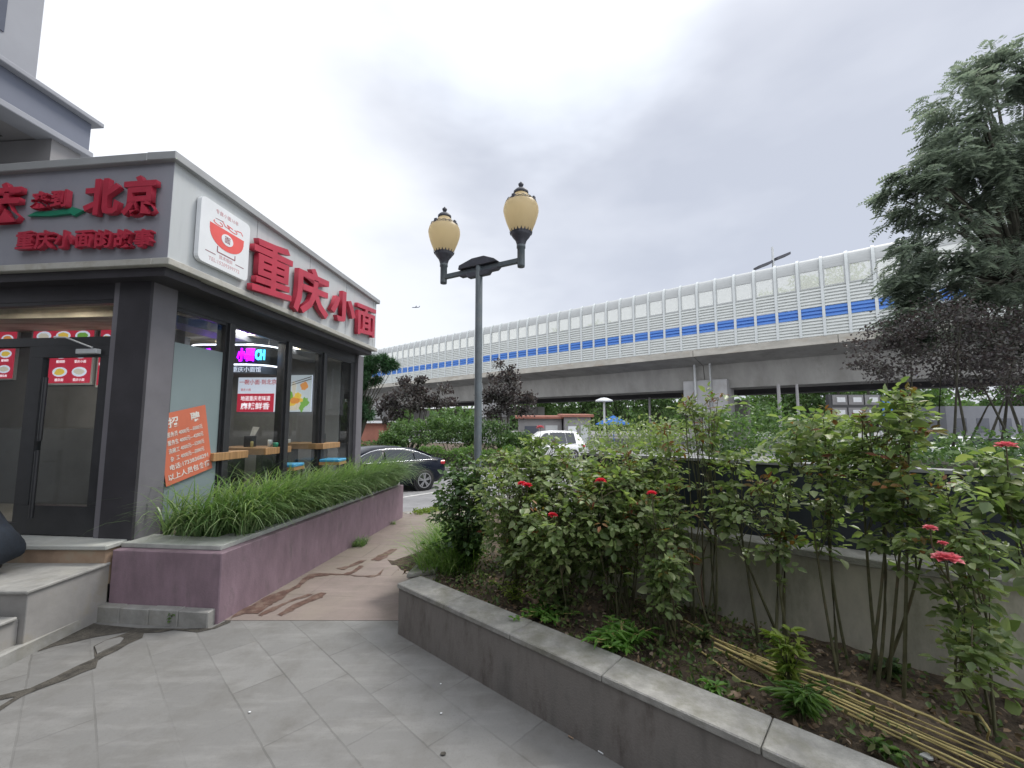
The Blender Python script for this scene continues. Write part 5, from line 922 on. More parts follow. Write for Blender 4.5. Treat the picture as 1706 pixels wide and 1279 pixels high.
# ============================================================ CARS
def hexa(q_, xs, prof): pass
def car(name, label, loc, yaw, paint, Lr=1.0, H=1.45, kind='sedan'):
    """x forward, y left; loc is under the middle between the axles"""
    t = thing(name, label, 'car', loc); t.rotation_euler = (0, 0, yaw); xr_, xf = -1.46, 1.46
    st_ = [(-2.42, .70, .42, .86, .90), (-2.34, .80, .30, .93, .99), (-2.0, .88, .24, .97, 1.04), (-1.5, .925, .22, .96, 1.03), (-.6, .93, .20, .94, .99), (.5, .93, .20, .92, .97), (1.1, .925, .22, .89, .955), (1.7, .90, .22, .80, .88), (2.2, .82, .26, .68, .75), (2.45, .62, .36, .55, .60)]
    b = MB(); ring = []
    for x, w_, z0, zb__, zt__ in st_: ring.append([(x, -w_ * .92, z0), (x, -w_, z0 + .18), (x, -w_, (z0 + zb__) / 2 + .05), (x, -w_ * .965, zb__), (x, -w_ * .80, zt__), (x, 0, zt__ + .02), (x, w_ * .80, zt__), (x, w_ * .965, zb__), (x, w_, (z0 + zb__) / 2 + .05), (x, w_, z0 + .18), (x, w_ * .92, z0)])
    n = 11; vs = [p for r in ring for p in r]; b.add(vs, [(i * n + k, (i + 1) * n + k, (i + 1) * n + k + 1, i * n + k + 1) for i in range(len(ring) - 1) for k in range(n - 1)] + [(i * n + n - 1, (i + 1) * n + n - 1, (i + 1) * n, i * n) for i in range(len(ring) - 1)], True); b.add(ring[0], [tuple(range(n - 1, -1, -1))], True); b.add(ring[-1], [tuple(range(n))], True)
    b.build('body', paint, t, local=True)
    gp_ = [(-2.02, 1.02), (-1.72, 1.15), (-1.28, 1.33), (-.8, H - .02), (-.3, H), (.2, H - .03), (.55, 1.30), (.95, 1.10), (1.22, .93)]
    if kind == 'suv': gp_ = [(-2.3, 1.0), (-2.2, 1.3), (-2.0, H - .06), (-1.4, H), (-.4, H + .02), (.2, H - .03), (.55, 1.4), (.95, 1.15), (1.3, .93)]
    def wy(z): return .865 - max(0, z - .95) * .50
    b = MB(); rg = []
    for x, z in gp_: y = wy(z); rg.append([(x, -.87, min(z, .95)), (x, -y, z - .03 if z > 1 else z), (x, -y * .86, z + .012), (x, 0, z + .035), (x, y * .86, z + .012), (x, y, z - .03 if z > 1 else z), (x, .87, min(z, .95))])
    n = 7; b.add([p for r in rg for p in r], [(i * n + k, (i + 1) * n + k, (i + 1) * n + k + 1, i * n + k + 1) for i in range(len(rg) - 1) for k in range(n - 1)], True); b.build('cabin', paint, t, local=True)
    ro = b.v
    for sg in (-1, 1):
        def sp(x, z): return (x, sg * (wy(z - .03) + (.012 + max(0, 1.0 - z) * .2)), z)
        top = lambda x: np.interp(x, [p[0] for p in gp_], [p[1] for p in gp_]) - .075
        for nm, x0, x1 in (('side_window', -1.72, -1.16), ('side_window', -1.12, -.16), ('side_window', -.06, .98)):
            xs_ = np.linspace(x0, x1, 7); pts = [sp(x, 1.015) for x in xs_ if top(x) > 1.03] + [sp(x, top(x)) for x in xs_[::-1] if top(x) > 1.03]
            q_ = MB(); q_.slab(pts, (0, sg, 0), .006); q_.build(nm, M['carglass'], t, local=True)
        q_ = MB(); q_.tube([sp(x, top(x) + .022) for x in np.linspace(-1.78, 1.05, 16)], .012, 5); q_.tube([sp(x, 1.0) for x in np.linspace(-1.78, 1.05, 6)], .010, 5); q_.build('window_trim', M['chrome'], t, local=True)
        for x0, x1 in ((-1.14, -1.135), (-.115, -.11)): q_ = MB(); q_.box((x0, sg * .925, .32), (.006, 0, 0), (0, sg * .004, 0), (0, 0, .6)); q_.build('door_gap', M['tyre'], t, local=True)
        for x0 in (-1.05, .0): q_ = MB(); q_.box((x0, sg * .92, .84), (.2, 0, 0), (0, sg * .03, 0), (0, 0, .03)); q_.build('door_handle', paint, t, local=True, bevel=.008)
        q_ = MB(); q_.box((-2.36, sg * .58, .80), (.0, sg * .245, 0), (.22, 0, 0), (0, 0, .14)); q_.build('tail_light', M['tail'], t, local=True, bevel=.03)
        q_ = MB(); q_.box((2.2, sg * .45, .60), (.10, sg * .30, 0), (.06, 0, 0), (0, 0, .11)); q_.build('headlight', M['chrome'], t, local=True, bevel=.02)
        q_ = MB(); q_.box((.72, sg * .90, 1.0), (.12, 0, 0), (0, sg * .2, 0), (0, 0, .13)); q_.build('wing_mirror', paint, t, local=True, bevel=.03)
        for xw in (xr_, xf):
            q_ = MB(); a_ = np.linspace(0, 2 * math.pi, 33)
            q_.slab([(xw + .385 * math.cos(a), sg * .915, .335 + .385 * math.sin(a)) for a in a_[:-1]], (0, sg, 0), .022); q_.build('wheel_arch', M['tyre'], t, local=True)
            w0 = MB(); prof = [(.235, -.11), (.30, -.115), (.335, -.09), (.342, 0), (.335, .09), (.30, .115), (.235, .11)]; seg = 32
            w0.add([(xw + r * math.cos(k * 2 * math.pi / seg), sg * (.85 + y), .34 + r * math.sin(k * 2 * math.pi / seg)) for r, y in prof for k in range(seg)], [(i * seg + k, i * seg + (k + 1) % seg, (i + 1) * seg + (k + 1) % seg, (i + 1) * seg + k) for i in range(6) for k in range(seg)], True); w0 = w0.build('wheel', M['tyre'], t, local=True)
            q_ = MB(); yb = sg * .955
            def arcbar(a0_, wd_, r0, r1): return [(xw + r * math.cos(a) - s2 * wd_ * math.sin(a), yb, .34 + r * math.sin(a) + s2 * wd_ * math.cos(a)) for r, s2, a in ((r0, -1, a0_), (r1, -1, a0_), (r1, 1, a0_), (r0, 1, a0_))]
            for k in range(5):
                for da in (-.16, .16): q_.slab(arcbar(k * 2 * math.pi / 5 + .3 + da, .017, .04, .235), (0, sg, 0), .02)
            q_.slab([(xw + .055 * math.cos(a), yb, .34 + .055 * math.sin(a)) for a in a_[:-1]], (0, sg, 0), .024)
            for a in range(32):
                a0_, a1_ = a_[a], a_[a + 1]; q_.slab([(xw + r * math.cos(x), yb - sg * .002, .34 + r * math.sin(x)) for r, x in ((.222, a0_), (.245, a0_), (.245, a1_), (.222, a1_))], (0, sg, 0), .02)
            q_.build('rim', M['rim'], w0, local=True)
            q_ = MB(); q_.slab([(xw + .235 * math.cos(a), sg * .90, .34 + .235 * math.sin(a)) for a in a_[:-1]], (0, sg, 0), .01); q_.build('brake_disc', M['cast'], w0, local=True)
    y = wy(1.1)
    q_ = MB(); q_.slab([(.60, -.60, 1.315), (1.16, -.72, .985), (1.16, .72, .985), (.60, .60, 1.315)], unit((.5, 0, .85)), .012); o = q_.build('windscreen', M['carglass'], t, local=True); o.data.transform(Matrix.Translation((.03, 0, .025)))
    x0, z0, x1, z1 = (-1.30, 1.335, -1.95, 1.06) if kind == 'sedan' else (-2.08, 1.5, -2.28, 1.08)
    q_ = MB(); q_.slab([(x0, -.58, z0), (x0, .58, z0), (x1, .72, z1), (x1, -.72, z1)], unit((-.45, 0, .9)), .012); o = q_.build('rear_window', M['carglass'], t, local=True); o.data.transform(Matrix.Translation((-.012, 0, .03)))
    q_ = MB(); q_.box((-2.44, -.26, .62), (.012, 0, 0), (0, .52, 0), (0, 0, .13)); q_.build('number_plate', M['white_board'], t, local=True)
    return t
hd = Vector((-.74, -.67, 0)).normalized(); rwh = Vector((-2.95, 14.15, 0)); cc_ = rwh + hd * 1.46; yaw = math.atan2(hd.y, hd.x)
sd_ = Vector((-hd.y, hd.x, 0)); cc_ -= sd_ * .86
car('sedan', 'dark blue saloon car parked behind the planter, rear wheel and red tail light showing', (cc_.x, cc_.y, -.43), yaw, M['carpaint'])
car('white_suv', 'white car parked in front of the grey kiosks, mostly hidden by roses', tuple(gnd(905, 25)), math.radians(200), M['white_paint'], H=1.72, kind='suv')
car('white_saloon', 'white car parked in the shade beneath the purple trees at the right', tuple(gnd(1605, 24)), math.radians(15), M['white_paint'])
car('white_saloon', 'white car at the right edge beyond the purple trees', tuple(gnd(1705, 23)), math.radians(10), M['white_paint'])
# ============================================================ KIOSKS, RACK, POLES
def kiosk(lb, px0, px1, Y, zt_, ov):
    a, b_ = gnd(px0, Y), gnd(px1, Y); t = thing('kiosk', lb, 'kiosk', a); w_ = (b_ - a).length; q_ = MB(); q_.box(a, (w_, 0, 0), (0, 2.4, 0), (0, 0, zt_)); q_.build('cabin', M['kiosk'], t, bevel=.02)
    q_ = MB(); q_.box(a + Vector((-ov, -ov * 1.3, zt_ + .002)), (w_ + 2 * ov, 0, 0), (0, 2.4 + 2 * ov, .1), (0, 0, .17)); q_.build('roof', M['roofred'], t, bevel=.01)
    q_ = MB(); q_.box(a + Vector((w_ * .62, -.02, .1)), (w_ * .28, 0, 0), (0, .018, 0), (0, 0, 1.95)); q_.build('door', M['steel'], t); q_ = MB(); q_.box(a + Vector((w_ * .14, -.02, 1.5)), (w_ * .32, 0, 0), (0, .018, 0), (0, 0, .5)); q_.build('window', M['bglass'] if ov > .2 else M['white_board'], t); return t
kiosk('wider grey kiosk with a red-brown roof under the bridge, left of the pair', 864, 936, 29, 2.5, .22); kiosk('narrower grey kiosk with a red-brown roof and white notice, right of the pair', 940, 984, 28.4, 2.6, .18)
p = at(1385, 700, Y=20); rk = thing('display_rack', 'dark framed rack of six pale panels under the bridge behind the roses', 'rack', gnd(1430, 20)); k_ = 20 / F_PX
def rpx(px, py): return at(px, py, Y=20)
q_ = MB(); a, b_ = rpx(1383, 700), rpx(1468, 657); q_.box(a, (b_.x - a.x, 0, 0), (0, .2, 0), (0, 0, b_.z - a.z)); q_.build('frame', M['dkmetal'], rk)
for i in range(3):
    for j in range(2): a, b_ = rpx(1387 + i * 27, 695 - j * 21), rpx(1410 + i * 27, 679 - j * 21); q_ = MB(); q_.box(a + Vector((0, -.03, 0)), (b_.x - a.x, 0, 0), (0, .028, 0), (0, 0, b_.z - a.z)); f_ = q_.build('panel', M['kiosk'], rk); q_ = MB(); q_.box(a + Vector((.2, -.05, .12)), (b_.x - a.x - .3, 0, 0), (0, .018, 0), (0, 0, (b_.z - a.z) * .5)); q_.build('white_sheet', M['white_board'], f_)
a, b_ = rpx(1469, 692), rpx(1486, 668); q_ = MB(); q_.box(a, (b_.x - a.x, 0, 0), (0, .1, 0), (0, 0, b_.z - a.z)); q_.build('blue_panel', M['blue_band'], rk)
for px in (1386, 1466): a = gnd(px, 20.1); q_ = MB(); q_.tube([a, Vector((a.x, 20.1, rpx(px, 690).z))], .05, 6); q_.build('leg', M['steel'], rk)
for px, Y, top_, r, lb in ((1083, 50, 662, .16, 'plain pale pole under the bridge left of the pier'), (1300, 30, 640, .13, 'pale grey pole under the bridge just right of the pier'), (1331, 28, 640, .10, 'thin pale pole under the bridge left of the display rack')): a = gnd(px, Y); q_ = MB(); q_.lathe([(r * 1.5, 0), (r * 1.5, .3), (r, .34), (r * .8, at(px, top_, Y=Y).z - a.z)], a, 10); tag(q_.build('pole', M['kiosk']), lb, 'pole')
a = gnd(1007, 40); ml = thing('mushroom_lamp', 'white mushroom-topped garden lamp under the bridge above the roses', 'lamp', a); zt_ = at(1007, 668, Y=40).z - a.z; q_ = MB(); q_.lathe([(.16, 0), (.12, .3), (.10, zt_)], a, 10); q_.build('post', M['steel'], ml); q_ = MB(); q_.lathe([(.1, zt_), (.85, zt_ - .05), (.8, zt_ + .1), (.3, zt_ + .3), (0, zt_ + .34)], a, 16); q_.build('shade', M['white_board'], ml)
a = gnd(1022, 44); q_ = MB(); q_.lathe([(0, 3.0), (1.9, 2.1), (1.85, 2.0), (.05, 2.75)], a, 8, False); q_.tube([a, a + Vector((0, 0, 2.8))], .05, 6); tag(q_.build('parasol', M['blue_band']), 'blue parasol under the bridge beside the mushroom lamp', 'parasol')
a = gnd(618, 30); gz = thing('gate_booth', 'small white-roofed booth in the shade behind the shop corner', 'booth', a); q_ = MB(); q_.box(a + Vector((-.9, 0, 0)), (1.8, 0, 0), (0, 1.8, 0), (0, 0, 2.2)); q_.build('cabin', M['roofred'], gz); q_ = MB(); q_.box(a + Vector((-1.3, -.4, 2.202)), (2.6, 0, 0), (0, 2.4, 0), (0, 0, .16)); q_.build('roof', M['white_board'], gz)
a = gnd(1655, 45); gb = thing('far_building', 'low grey building far behind at the right edge under the trees', 'building', a); q_ = MB(); q_.box(a + Vector((-5, 0, 0)), (16, 0, 0), (0, 5, 0), (0, 0, 4)); q_.build('wall', M['bldg'], gb)
for k in range(6): q_ = MB(); q_.box(a + Vector((-4.2 + k * 2.4, -.03, 1.2)), (1.3, 0, 0), (0, .028, 0), (0, 0, 1.5)); q_.build('window', M['bglass'], gb)
# airplane
p = at(693, 512, Y=900); ap = thing('airplane', 'tiny pale airplane low in the sky left of the lamp post', 'airplane', p)
q_ = MB(); q_.tube([p + Vector((-9, 0, -.3)), p + Vector((-7, 0, 0)), p + Vector((4, 0, .3)), p + Vector((8, 0, .9))], [.3, 1.0, 1.0, .25], 8); q_.build('fuselage', M['bldg_dark'], ap)
for sg in (-1, 1): q_ = MB(); q_.slab([p + Vector((-2, sg * .8, 0)), p + Vector((1.4, sg * .8, 0)), p + Vector((4.4 + sg, sg * 8, 1.4)), p + Vector((3.4 + sg, sg * 8, 1.4))], (0, 0, 1), .25); q_.build('wing', M['bldg_dark'], ap)
q_ = MB(); q_.slab([p + Vector((5.5, 0, .8)), p + Vector((8, 0, .8)), p + Vector((9, 0, 3.6)), p + Vector((7.8, 0, 3.6))], (0, 1, 0), .25); q_.build('tail_fin', M['bldg_dark'], ap)
# ============================================================ LOW GROWTH, STALKS AND LITTER IN THE BED
def bedpx(px, py, dz=0.):                                          # where a sight line meets the bed's soil
    z = SOILZ + .03
    for _ in range(6): p = at(px, py, z=z); v = (p - BA).dot(BV); z = SOILZ + .05 * max(0, v) + dz
    return at(px, py, z=z)
n_ = 6500; u = rng.uniform(-.4, 4.3, n_); v = rng.uniform(.25, 1.18, n_); keep = (np.sin(u * 3.1 + 1) + np.sin(u * 7.3 + v * 9) + rng.normal(0, .9, n_)) > .1
u, v = u[keep], v[keep]; P_ = np.array([bed(a, c, SOILZ + .05 * c) for a, c in zip(u, v)]); P_[:, 2] += rng.uniform(.005, .07, len(P_))
tag(leaf_mesh('ground_cover', M['l_ground'], None, P_, rdirs(len(P_), .2), rdirs(len(P_), 2.), rng.uniform(.02, .05, len(P_)), rng.uniform(.012, .028, len(P_)), fold=.12), 'scattered small weeds and creeping leaves over the soil of the rose bed', 'ground cover', kind='stuff')
n_ = 2200; u = rng.uniform(-.4, 4.4, n_); v = rng.uniform(.24, 1.2, n_); P_ = np.array([bed(a, c, SOILZ + .05 * c + .02) for a, c in zip(u, v)])
tag(leaf_mesh('leaf_litter', M['l_litter'], None, P_, rdirs(n_) * np.array([1, 1, .3]), rdirs(n_, 1.6), rng.uniform(.015, .05, n_), rng.uniform(.008, .03, n_), fold=.25), 'brown dead leaves and crumbs lying on the soil of the rose bed', 'leaf litter', kind='stuff')
# left end: grass and broad weeds spilling over the corner of the wall
def patch(px0, px1, py0, py1, n):
    out_ = []
    for _ in range(n):
        p = bedpx(random.uniform(px0, px1), random.uniform(py0, py1)); out_.append((p.x, p.y, p.z))
    return np.array(out_)
cx0 = BA + Vector((.20, .34, SOILZ))
nb = 1500; bs = np.array([tuple(cx0 + Vector((random.uniform(-.10, .42), random.uniform(-.05, 1.3), 0))) for _ in range(nb)]); ln_ = rng.normal(0, 1, (nb, 3)) + np.array([-.75, -.35, 0]); ln_[:, 2] = 0
M['l_meadow'] = leafmat('meadow_blade', [(.09, .18, .04), (.14, .25, .06), (.19, .30, .08), (.26, .32, .14)], .4, .45)
gt = thing('grass_clump', 'tall grass clump leaning over the left corner of the bed wall', 'grass', cx0); blades('blades', M['l_meadow'], gt, bs, ln_, rng.uniform(.22, .62, nb), rng.uniform(.006, .012, nb), rng.uniform(.4, 1.2, nb), 5)
def weed(name, label, base, n, r, h, ls, asp, m, stems=8, up=.5, cat='weed', group=None):
    base = Vector(base); t = thing(name, label, cat, base, group); b = MB(); P_, D_, N_ = [], [], []
    for k in range(stems):
        a = random.uniform(0, 6.283); rr = r * random.uniform(.2, 1); tip = base + Vector((math.cos(a) * rr, math.sin(a) * rr, h * random.uniform(.65, 1.1))); md = base.lerp(tip, .5) + Vector((math.cos(a) * rr * -.15, math.sin(a) * rr * -.15, h * .1)); b.tube([base + Vector((math.cos(a), math.sin(a), 0)) * rr * .08, md, tip], [.004, .003, .002], 5, cap=False)
        for i in range(n // stems):
            s0 = random.uniform(.25, 1); p = base.lerp(md, s0 * 2) if s0 < .5 else md.lerp(tip, s0 * 2 - 1); aa = random.uniform(0, 6.283); P_.append(tuple(p)); D_.append((math.cos(aa), math.sin(aa), random.uniform(-.2, .7) * up * 2)); N_.append((random.uniform(-.4, .4), random.uniform(-.4, .4), 1))
    b.build('stems', M['cane'] if m != 'l_bright' else M['straw'], t); ss = rng.uniform(.65, 1.25, len(P_)) * ls; leaf_mesh('leaves', M[m], t, P_, D_, N_, ss, ss * asp, .15, bend=.25); return t
weed('broadleaf_weed', 'bushy broad-leaved weed below the grass clump at the left end of the bed', bedpx(775, 955), 260, .26, .34, .075, .75, 'l_hedge', 14)
weed('broadleaf_weed', 'broad-leaved weed spilling over the left corner of the coping', bedpx(735, 940), 220, .20, .24, .07, .7, 'l_hedge', 12)
weed('broadleaf_weed', 'low yellow-green weed mat behind the coping at the middle of the bed', bedpx(905, 1030), 260, .30, .10, .045, .5, 'l_bright', 16)
weed('broadleaf_weed', 'pale feathery weed just behind the coping under the left thicket', bedpx(860, 1010), 200, .22, .20, .05, .35, 'l_yellow', 12)
weed('broadleaf_weed', 'low dark weed on the soil in front of the middle roses', bedpx(940, 1030), 160, .24, .16, .05, .6, 'l_ground', 12)
weed('lanceolate_weed', 'bright green narrow-leaved weed clump leaning over the coping', bedpx(1035, 1085), 300, .22, .15, .085, .24, 'l_bright', 20, .3)
weed('tall_weed', 'upright yellow-green weed growing out of the dry stalks', bedpx(1315, 1180), 130, .07, .42, .075, .30, 'l_yellow', 7, .6)
weed('tall_weed', 'dark narrow-leaved weed in front of the yellow-green one', bedpx(1335, 1205), 140, .14, .20, .09, .16, 'l_hedge', 9, .2)
weed('seedling', 'small green seedling at the coping edge below the pale stone chip', bedpx(1195, 1168), 40, .06, .08, .05, .35, 'l_bright', 5)
weed('seedling', 'small leafy seedling near the bottom edge of the bed', bedpx(1475, 1262), 50, .08, .07, .05, .5, 'l_hedge', 5)
weed('seedling', 'pale leafless-looking seedling behind the left ends of the dry stalks', bedpx(1170, 1070), 50, .12, .12, .04, .6, 'l_ground', 7)
weed('seedling', 'low seedlings at the foot of the concrete wall near the right', bedpx(1480, 1130), 70, .16, .09, .06, .6, 'l_shrub', 7)
q0 = at(600, 908, z=.004); wt = thing('wall_weed', 'small grass tuft at the foot of the mauve planter wall', 'weed', q0); bs = np.array([tuple(q0 + Vector((random.uniform(-.08, .08), random.uniform(-.10, .10), 0))) for _ in range(220)]); ln_ = rng.normal(0, 1, (220, 3)); ln_[:, 2] = 0; blades('blades', M['l_grass'], wt, bs, ln_, rng.uniform(.08, .2, 220), .006, rng.uniform(.6, 1.2, 220), 4)
q0 = at(655, 873, z=.004); wt = thing('wall_weed', 'tiny weed at the far foot of the mauve planter wall', 'weed', q0); bs = np.array([tuple(q0 + Vector((random.uniform(-.12, .05), random.uniform(-.05, .05), 0))) for _ in range(60)]); ln_ = rng.normal(0, 1, (60, 3)); ln_[:, 2] = 0; blades('blades', M['l_grass'], wt, bs, ln_, rng.uniform(.05, .12, 60), .006, .8, 4)
q0 = at(715, 856, z=-.04); wt = thing('kerb_weed', 'trailing yellow-green weed on the far kerb where the path meets the parking lot', 'weed', q0); P_ = np.array([tuple(q0 + edge_u * random.uniform(-.32, .4) + Vector((random.uniform(-.1, .1), random.uniform(-.12, .12), random.uniform(.03, .11)))) for _ in range(420)]); leaf_mesh('leaves', M['l_yellow'], wt, P_, rdirs(420), rdirs(420, 1), .06, .03)
q0 = at(290, 1036, z=.02); weed('kerb_weed', 'little weed sprouting in front of the stone kerb blocks', q0 + Vector((0, -.03, -.02)), 30, .05, .13, .04, .7, 'l_hedge', 5)
# dry stalks cut and laid along the bed
G6 = 'dry stalks laid on the soil'
def stalk(pts, r, label='straw-coloured dry stalk in the bundle lying along the bed', group=G6):
    P0 = [bedpx(x, y, dz) for x, y, dz in pts]; path = []
    for i in range(len(P0) - 1):
        for k in range(4): path.append(P0[i].lerp(P0[i + 1], k / 4) + Vector(rng.normal(0, .0012, 3)))
    path.append(P0[-1]); b = MB(); nn_ = len(path); b.tube(path, [r * (1 - .45 * i / nn_) + (.0012 if i % 5 == 2 else 0) for i in range(nn_)], 6); return tag(b.build('dry_stalk', M['straw']), label, 'stalk', group)
for dy, dz in ((0, .06), (9, .045), (18, .035), (30, .03), (40, .05), (24, .075), (50, .03)):
    x0 = 1195 + random.uniform(-10, 60); m_ = .46; yl = lambda x: 1065 + (x - 1195) * .405
    xs_ = [x0, 1330 + random.uniform(-20, 20), 1450 + random.uniform(-20, 20), 1580, 1700]
    stalk([(x, yl(x) + dy * (.35 + (x - 1195) / 620) + random.uniform(-1.5, 1.5), dz + random.uniform(-.006, .012)) for x in xs_], random.uniform(.0045, .008))
stalk([(1140, 1032, .03), (1200, 1070, .05), (1270, 1103, .05)], .007, 'straw-coloured dry stalk sticking out alone at the left end of the bundle', None)
stalk([(1160, 1080, .02), (1235, 1135, .03), (1300, 1150, .03)], .006, 'short reddish-tan stalk lying apart in front of the bundle', None)
stalk([(1320, 1110, .10), (1432, 1143, .14), (1550, 1195, .12), (1706, 1268, .08)], .008, 'thick bent stalk arching highest above the bundle', None)
stalk([(1600, 1185, .10), (1630, 1190, .16), (1648, 1215, .15), (1645, 1232, .06)], .006, 'curled yellow stalk looping up at the right end of the bundle', None)
def debris(name, label, px, py, sz, m, cat, bedp=True, flatk=.35):
    p = bedpx(px, py, .015) if bedp else at(px, py, z=.006); b = MB(); k = 9
    vs = [p + Vector((math.cos(a) * sz * random.uniform(.6, 1.1), math.sin(a) * sz * random.uniform(.5, .8), 0)) for a in np.linspace(0, 6.283, k, endpoint=False)]; b.slab(vs, (0, 0, 1), sz * flatk); tag(b.build(name, M[m], bevel=sz * .08), label, cat)
debris('stone_chip', 'pale broken stone chip on the soil beside the coping', 1223, 1160, .045, 'sandstone', 'stone'); debris('stone_chip', 'whitish stone chip near the bottom of the bed', 1545, 1262, .03, 'cap', 'stone')
debris('paper_scrap', 'pale yellow dead leaf or paper scrap under the stalks at the lower right', 1648, 1262, .06, 'straw', 'scrap', True, .05)
for px, py, lb in ((734, 1139, 'white speck of litter on the paving, farther of two near the low wall'), (735, 1188, 'white speck of litter on the paving, nearer of two near the low wall'), (416, 1186, 'white speck of litter in the middle of the paving')): debris('litter_scrap', lb, px, py, .008, 'white_board', 'litter', False, .3)
debris('dark_spot', 'small dark lump of dirt on the paving near the bottom of the photo', 738, 1255, .02, 'dirt', 'dirt lump', False, .12)
for px, py, lb, m_ in ((951, 1228, 'tan cigarette butt at the foot of the low wall', 'sandstone'), (1001, 1253, 'white cigarette butt at the foot of the low wall, nearest the bottom', 'white_board')): p = at(px, py, z=.008); b = MB(); b.tube([p - BU * .016, p + BU * .016], .0042, 8); tag(b.build('cigarette_butt', M[m_]), lb, 'cigarette butt')
# bare thin branch in front of the navy panels
b = MB(); pth = [above(1158, 745, 1.12), above(1172, 770, 1.12), above(1195, 860, 1.1), above(1186, 885, 1.1), above(1172, 940, 1.1)]; q1 = [above(1155, 838, 1.1), above(1168, 866, 1.1), above(1186, 885, 1.1)]
b.tube([above(1152, 836, 1.1), above(1163, 862, 1.1), above(1185, 888, 1.1), above(1173, 918, 1.1), above(1168, 960, 1.08), above(1172, 1010, 1.08)], [.004, .005, .006, .006, .006, .007], 6); b.tube([above(1163, 862, 1.1), above(1182, 866, 1.1)], [.003, .002], 5); tag(b.build('bare_branch', M['twig']), 'bare kinked twig standing in front of the concrete and navy panels', 'branch')
# ============================================================ PERSON CROUCHING ON THE LANDING
Q = Vector((-4.315, 3.66, .508)); per = thing('person', 'person in dark navy clothes crouching on the landing at the left edge', 'person', Q)
def skin_body(name, verts, edges, radii, m, parent, sub=2):
    me = bpy.data.meshes.new(name); me.from_pydata([tuple(Vector(v) + Q) for v in verts], edges, []); o = bpy.data.objects.new(name, me); COL.objects.link(o)
    sk = o.modifiers.new('skin', 'SKIN'); sk.use_smooth_shade = True; ss = o.modifiers.new('sub', 'SUBSURF'); ss.levels = ss.render_levels = sub
    for i, r in enumerate(radii): me.skin_vertices[0].data[i].radius = (r, r) if not hasattr(r, '__len__') else r; me.skin_vertices[0].data[i].use_root = (i == 0)
    bpy.context.view_layer.update(); m2 = bpy.data.meshes.new_from_object(o.evaluated_get(bpy.context.evaluated_depsgraph_get())); bpy.data.objects.remove(o)
    co = np.empty(len(m2.vertices) * 3); m2.vertices.foreach_get('co', co); co = co.reshape(-1, 3) - np.array(root_loc(parent)); m2.vertices.foreach_set('co', co.ravel()); m2.update(); m2.name = name; m2.materials.clear(); m2.materials.append(m)
    o = bpy.data.objects.new(name, m2); COL.objects.link(o); o.parent = parent; return o
# pelvis, spine, neck, head; hips, knees, ankles, toes; shoulders, elbows, wrists
V_ = [(0, 0, .20), (-.14, 0, .36), (-.30, 0, .52), (-.42, 0, .64), (-.50, 0, .72), (-.56, 0, .80), (-.60, 0, .90),
      (-.04, .10, .18), (-.42, .17, .40), (-.20, .15, .09), (-.36, .16, .035), (-.04, -.10, .18), (-.42, -.17, .40), (-.20, -.15, .09), (-.36, -.16, .035),
      (-.42, .18, .60), (-.56, .24, .40), (-.70, .12, .36), (-.42, -.18, .60), (-.56, -.24, .40), (-.70, -.12, .36)]
E_ = [(0, 1), (1, 2), (2, 3), (3, 4), (4, 5), (5, 6), (0, 7), (7, 8), (8, 9), (9, 10), (0, 11), (11, 12), (12, 13), (13, 14), (3, 15), (15, 16), (16, 17), (3, 18), (18, 19), (19, 20)]
R2 = [.155, .15, .15, .12, .055, .085, .075, .11, .075, .05, .04, .11, .075, .05, .04, .075, .05, .035, .075, .05, .035]
body = skin_body('body', V_, E_, R2, M['cloth'], per)
skin_body('face', [(-.585, 0, .79), (-.625, 0, .86), (-.63, 0, .93), (-.66, 0, .85)], [(0, 1), (1, 2), (1, 3)], [.07, .085, .08, .022], M['skin'], per); skin_body('hair', [(-.545, 0, .84), (-.555, 0, .92), (-.59, 0, .975)], [(0, 1), (1, 2)], [.09, .095, .075], M['hair'], per)
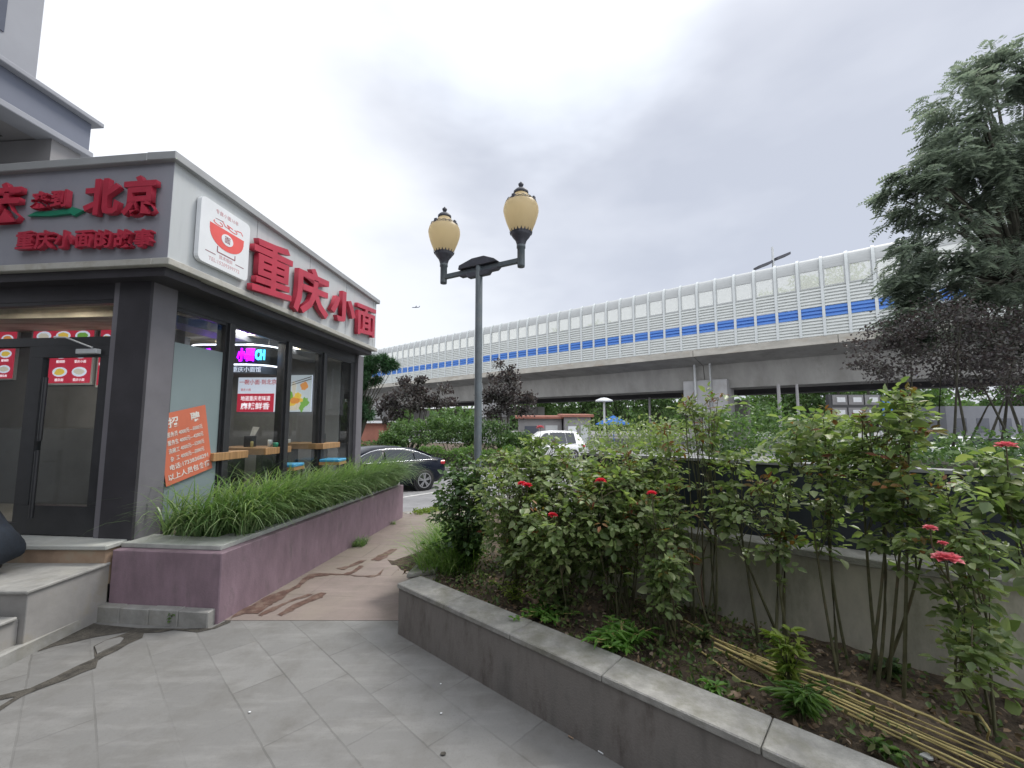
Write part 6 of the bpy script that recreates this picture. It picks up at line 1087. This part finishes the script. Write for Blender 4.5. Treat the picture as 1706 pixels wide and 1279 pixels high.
for sg in (-1, 1):
    skin_body('hand', [(-.70, sg * .12, .36), (-.765, sg * .10, .345), (-.80, sg * .115, .335), (-.835, sg * .115, .32), (-.805, sg * .095, .335), (-.845, sg * .09, .318), (-.80, sg * .075, .335), (-.835, sg * .068, .32), (-.79, sg * .058, .335), (-.815, sg * .048, .322), (-.735, sg * .07, .35), (-.765, sg * .045, .34)], [(0, 1), (1, 2), (2, 3), (1, 4), (4, 5), (1, 6), (6, 7), (1, 8), (8, 9), (0, 10), (10, 11)], [.028, .03, .010, .008, .010, .008, .010, .008, .009, .007, .012, .009], M['skin'], per, 1)
    skin_body('shoe', [(-.17, sg * .15, .045), (-.28, sg * .155, .042), (-.40, sg * .16, .035)], [(0, 1), (1, 2)], [.042, .045, .034], M['shoe'], per, 1)

# ============================================================ FAR WOODS
n_ = 16000; x = rng.uniform(-150, 260, n_); top_ = 9 + 2.5 * np.sin(x * .09) + 1.6 * np.sin(x * .31 + 1) + rng.normal(0, .8, n_); P_ = np.stack([x, 130 - .25 * x + rng.uniform(-4, 4, n_), -.5 + top_ * rng.uniform(0, 1, n_) ** .7], 1)
fw = tag(leaf_mesh('far_woods', M['l_far'], None, P_, rdirs(n_), rdirs(n_, .6), rng.uniform(1.0, 2.0, n_), rng.uniform(.7, 1.2, n_), kind='flat'), 'distant belt of green woods beyond the elevated road', 'woods', kind='stuff')
q_ = MB(); q_.slab([(-150, 172, -.5), (260, 70, -.5), (260, 70, 6.5), (-150, 172, 6.5)], unit((.243, .97, 0)), 2.0); q_.build('tree_mass', MATS['bark'], fw)

# planted verge behind the far hedge, and the gully by the path's end
sheet('verge', [(-40, 22.6), (2, 21.2), (6, 44), (-60, 58)], M['soil'], -.424)
q0 = at(681, 856, z=-.03); dg = thing('drain_grate', 'dark iron drain grate at the far end of the mauve planter', 'drain grate', q0)
for k in range(7): q_ = MB(); q_.box(q0 + edge_u * (-.22 + k * .065) - q * .12 + Vector((0, 0, -.01)), edge_u * .03, q * .26, (0, 0, .03)); q_.build('grate_bar', M['cast'], dg)
q_ = MB(); q_.box(q0 - edge_u * .25 - q * .15 + Vector((0, 0, -.02)), edge_u * .5, q * .32, (0, 0, .012)); q_.build('grate_frame', M['tyre'], dg)
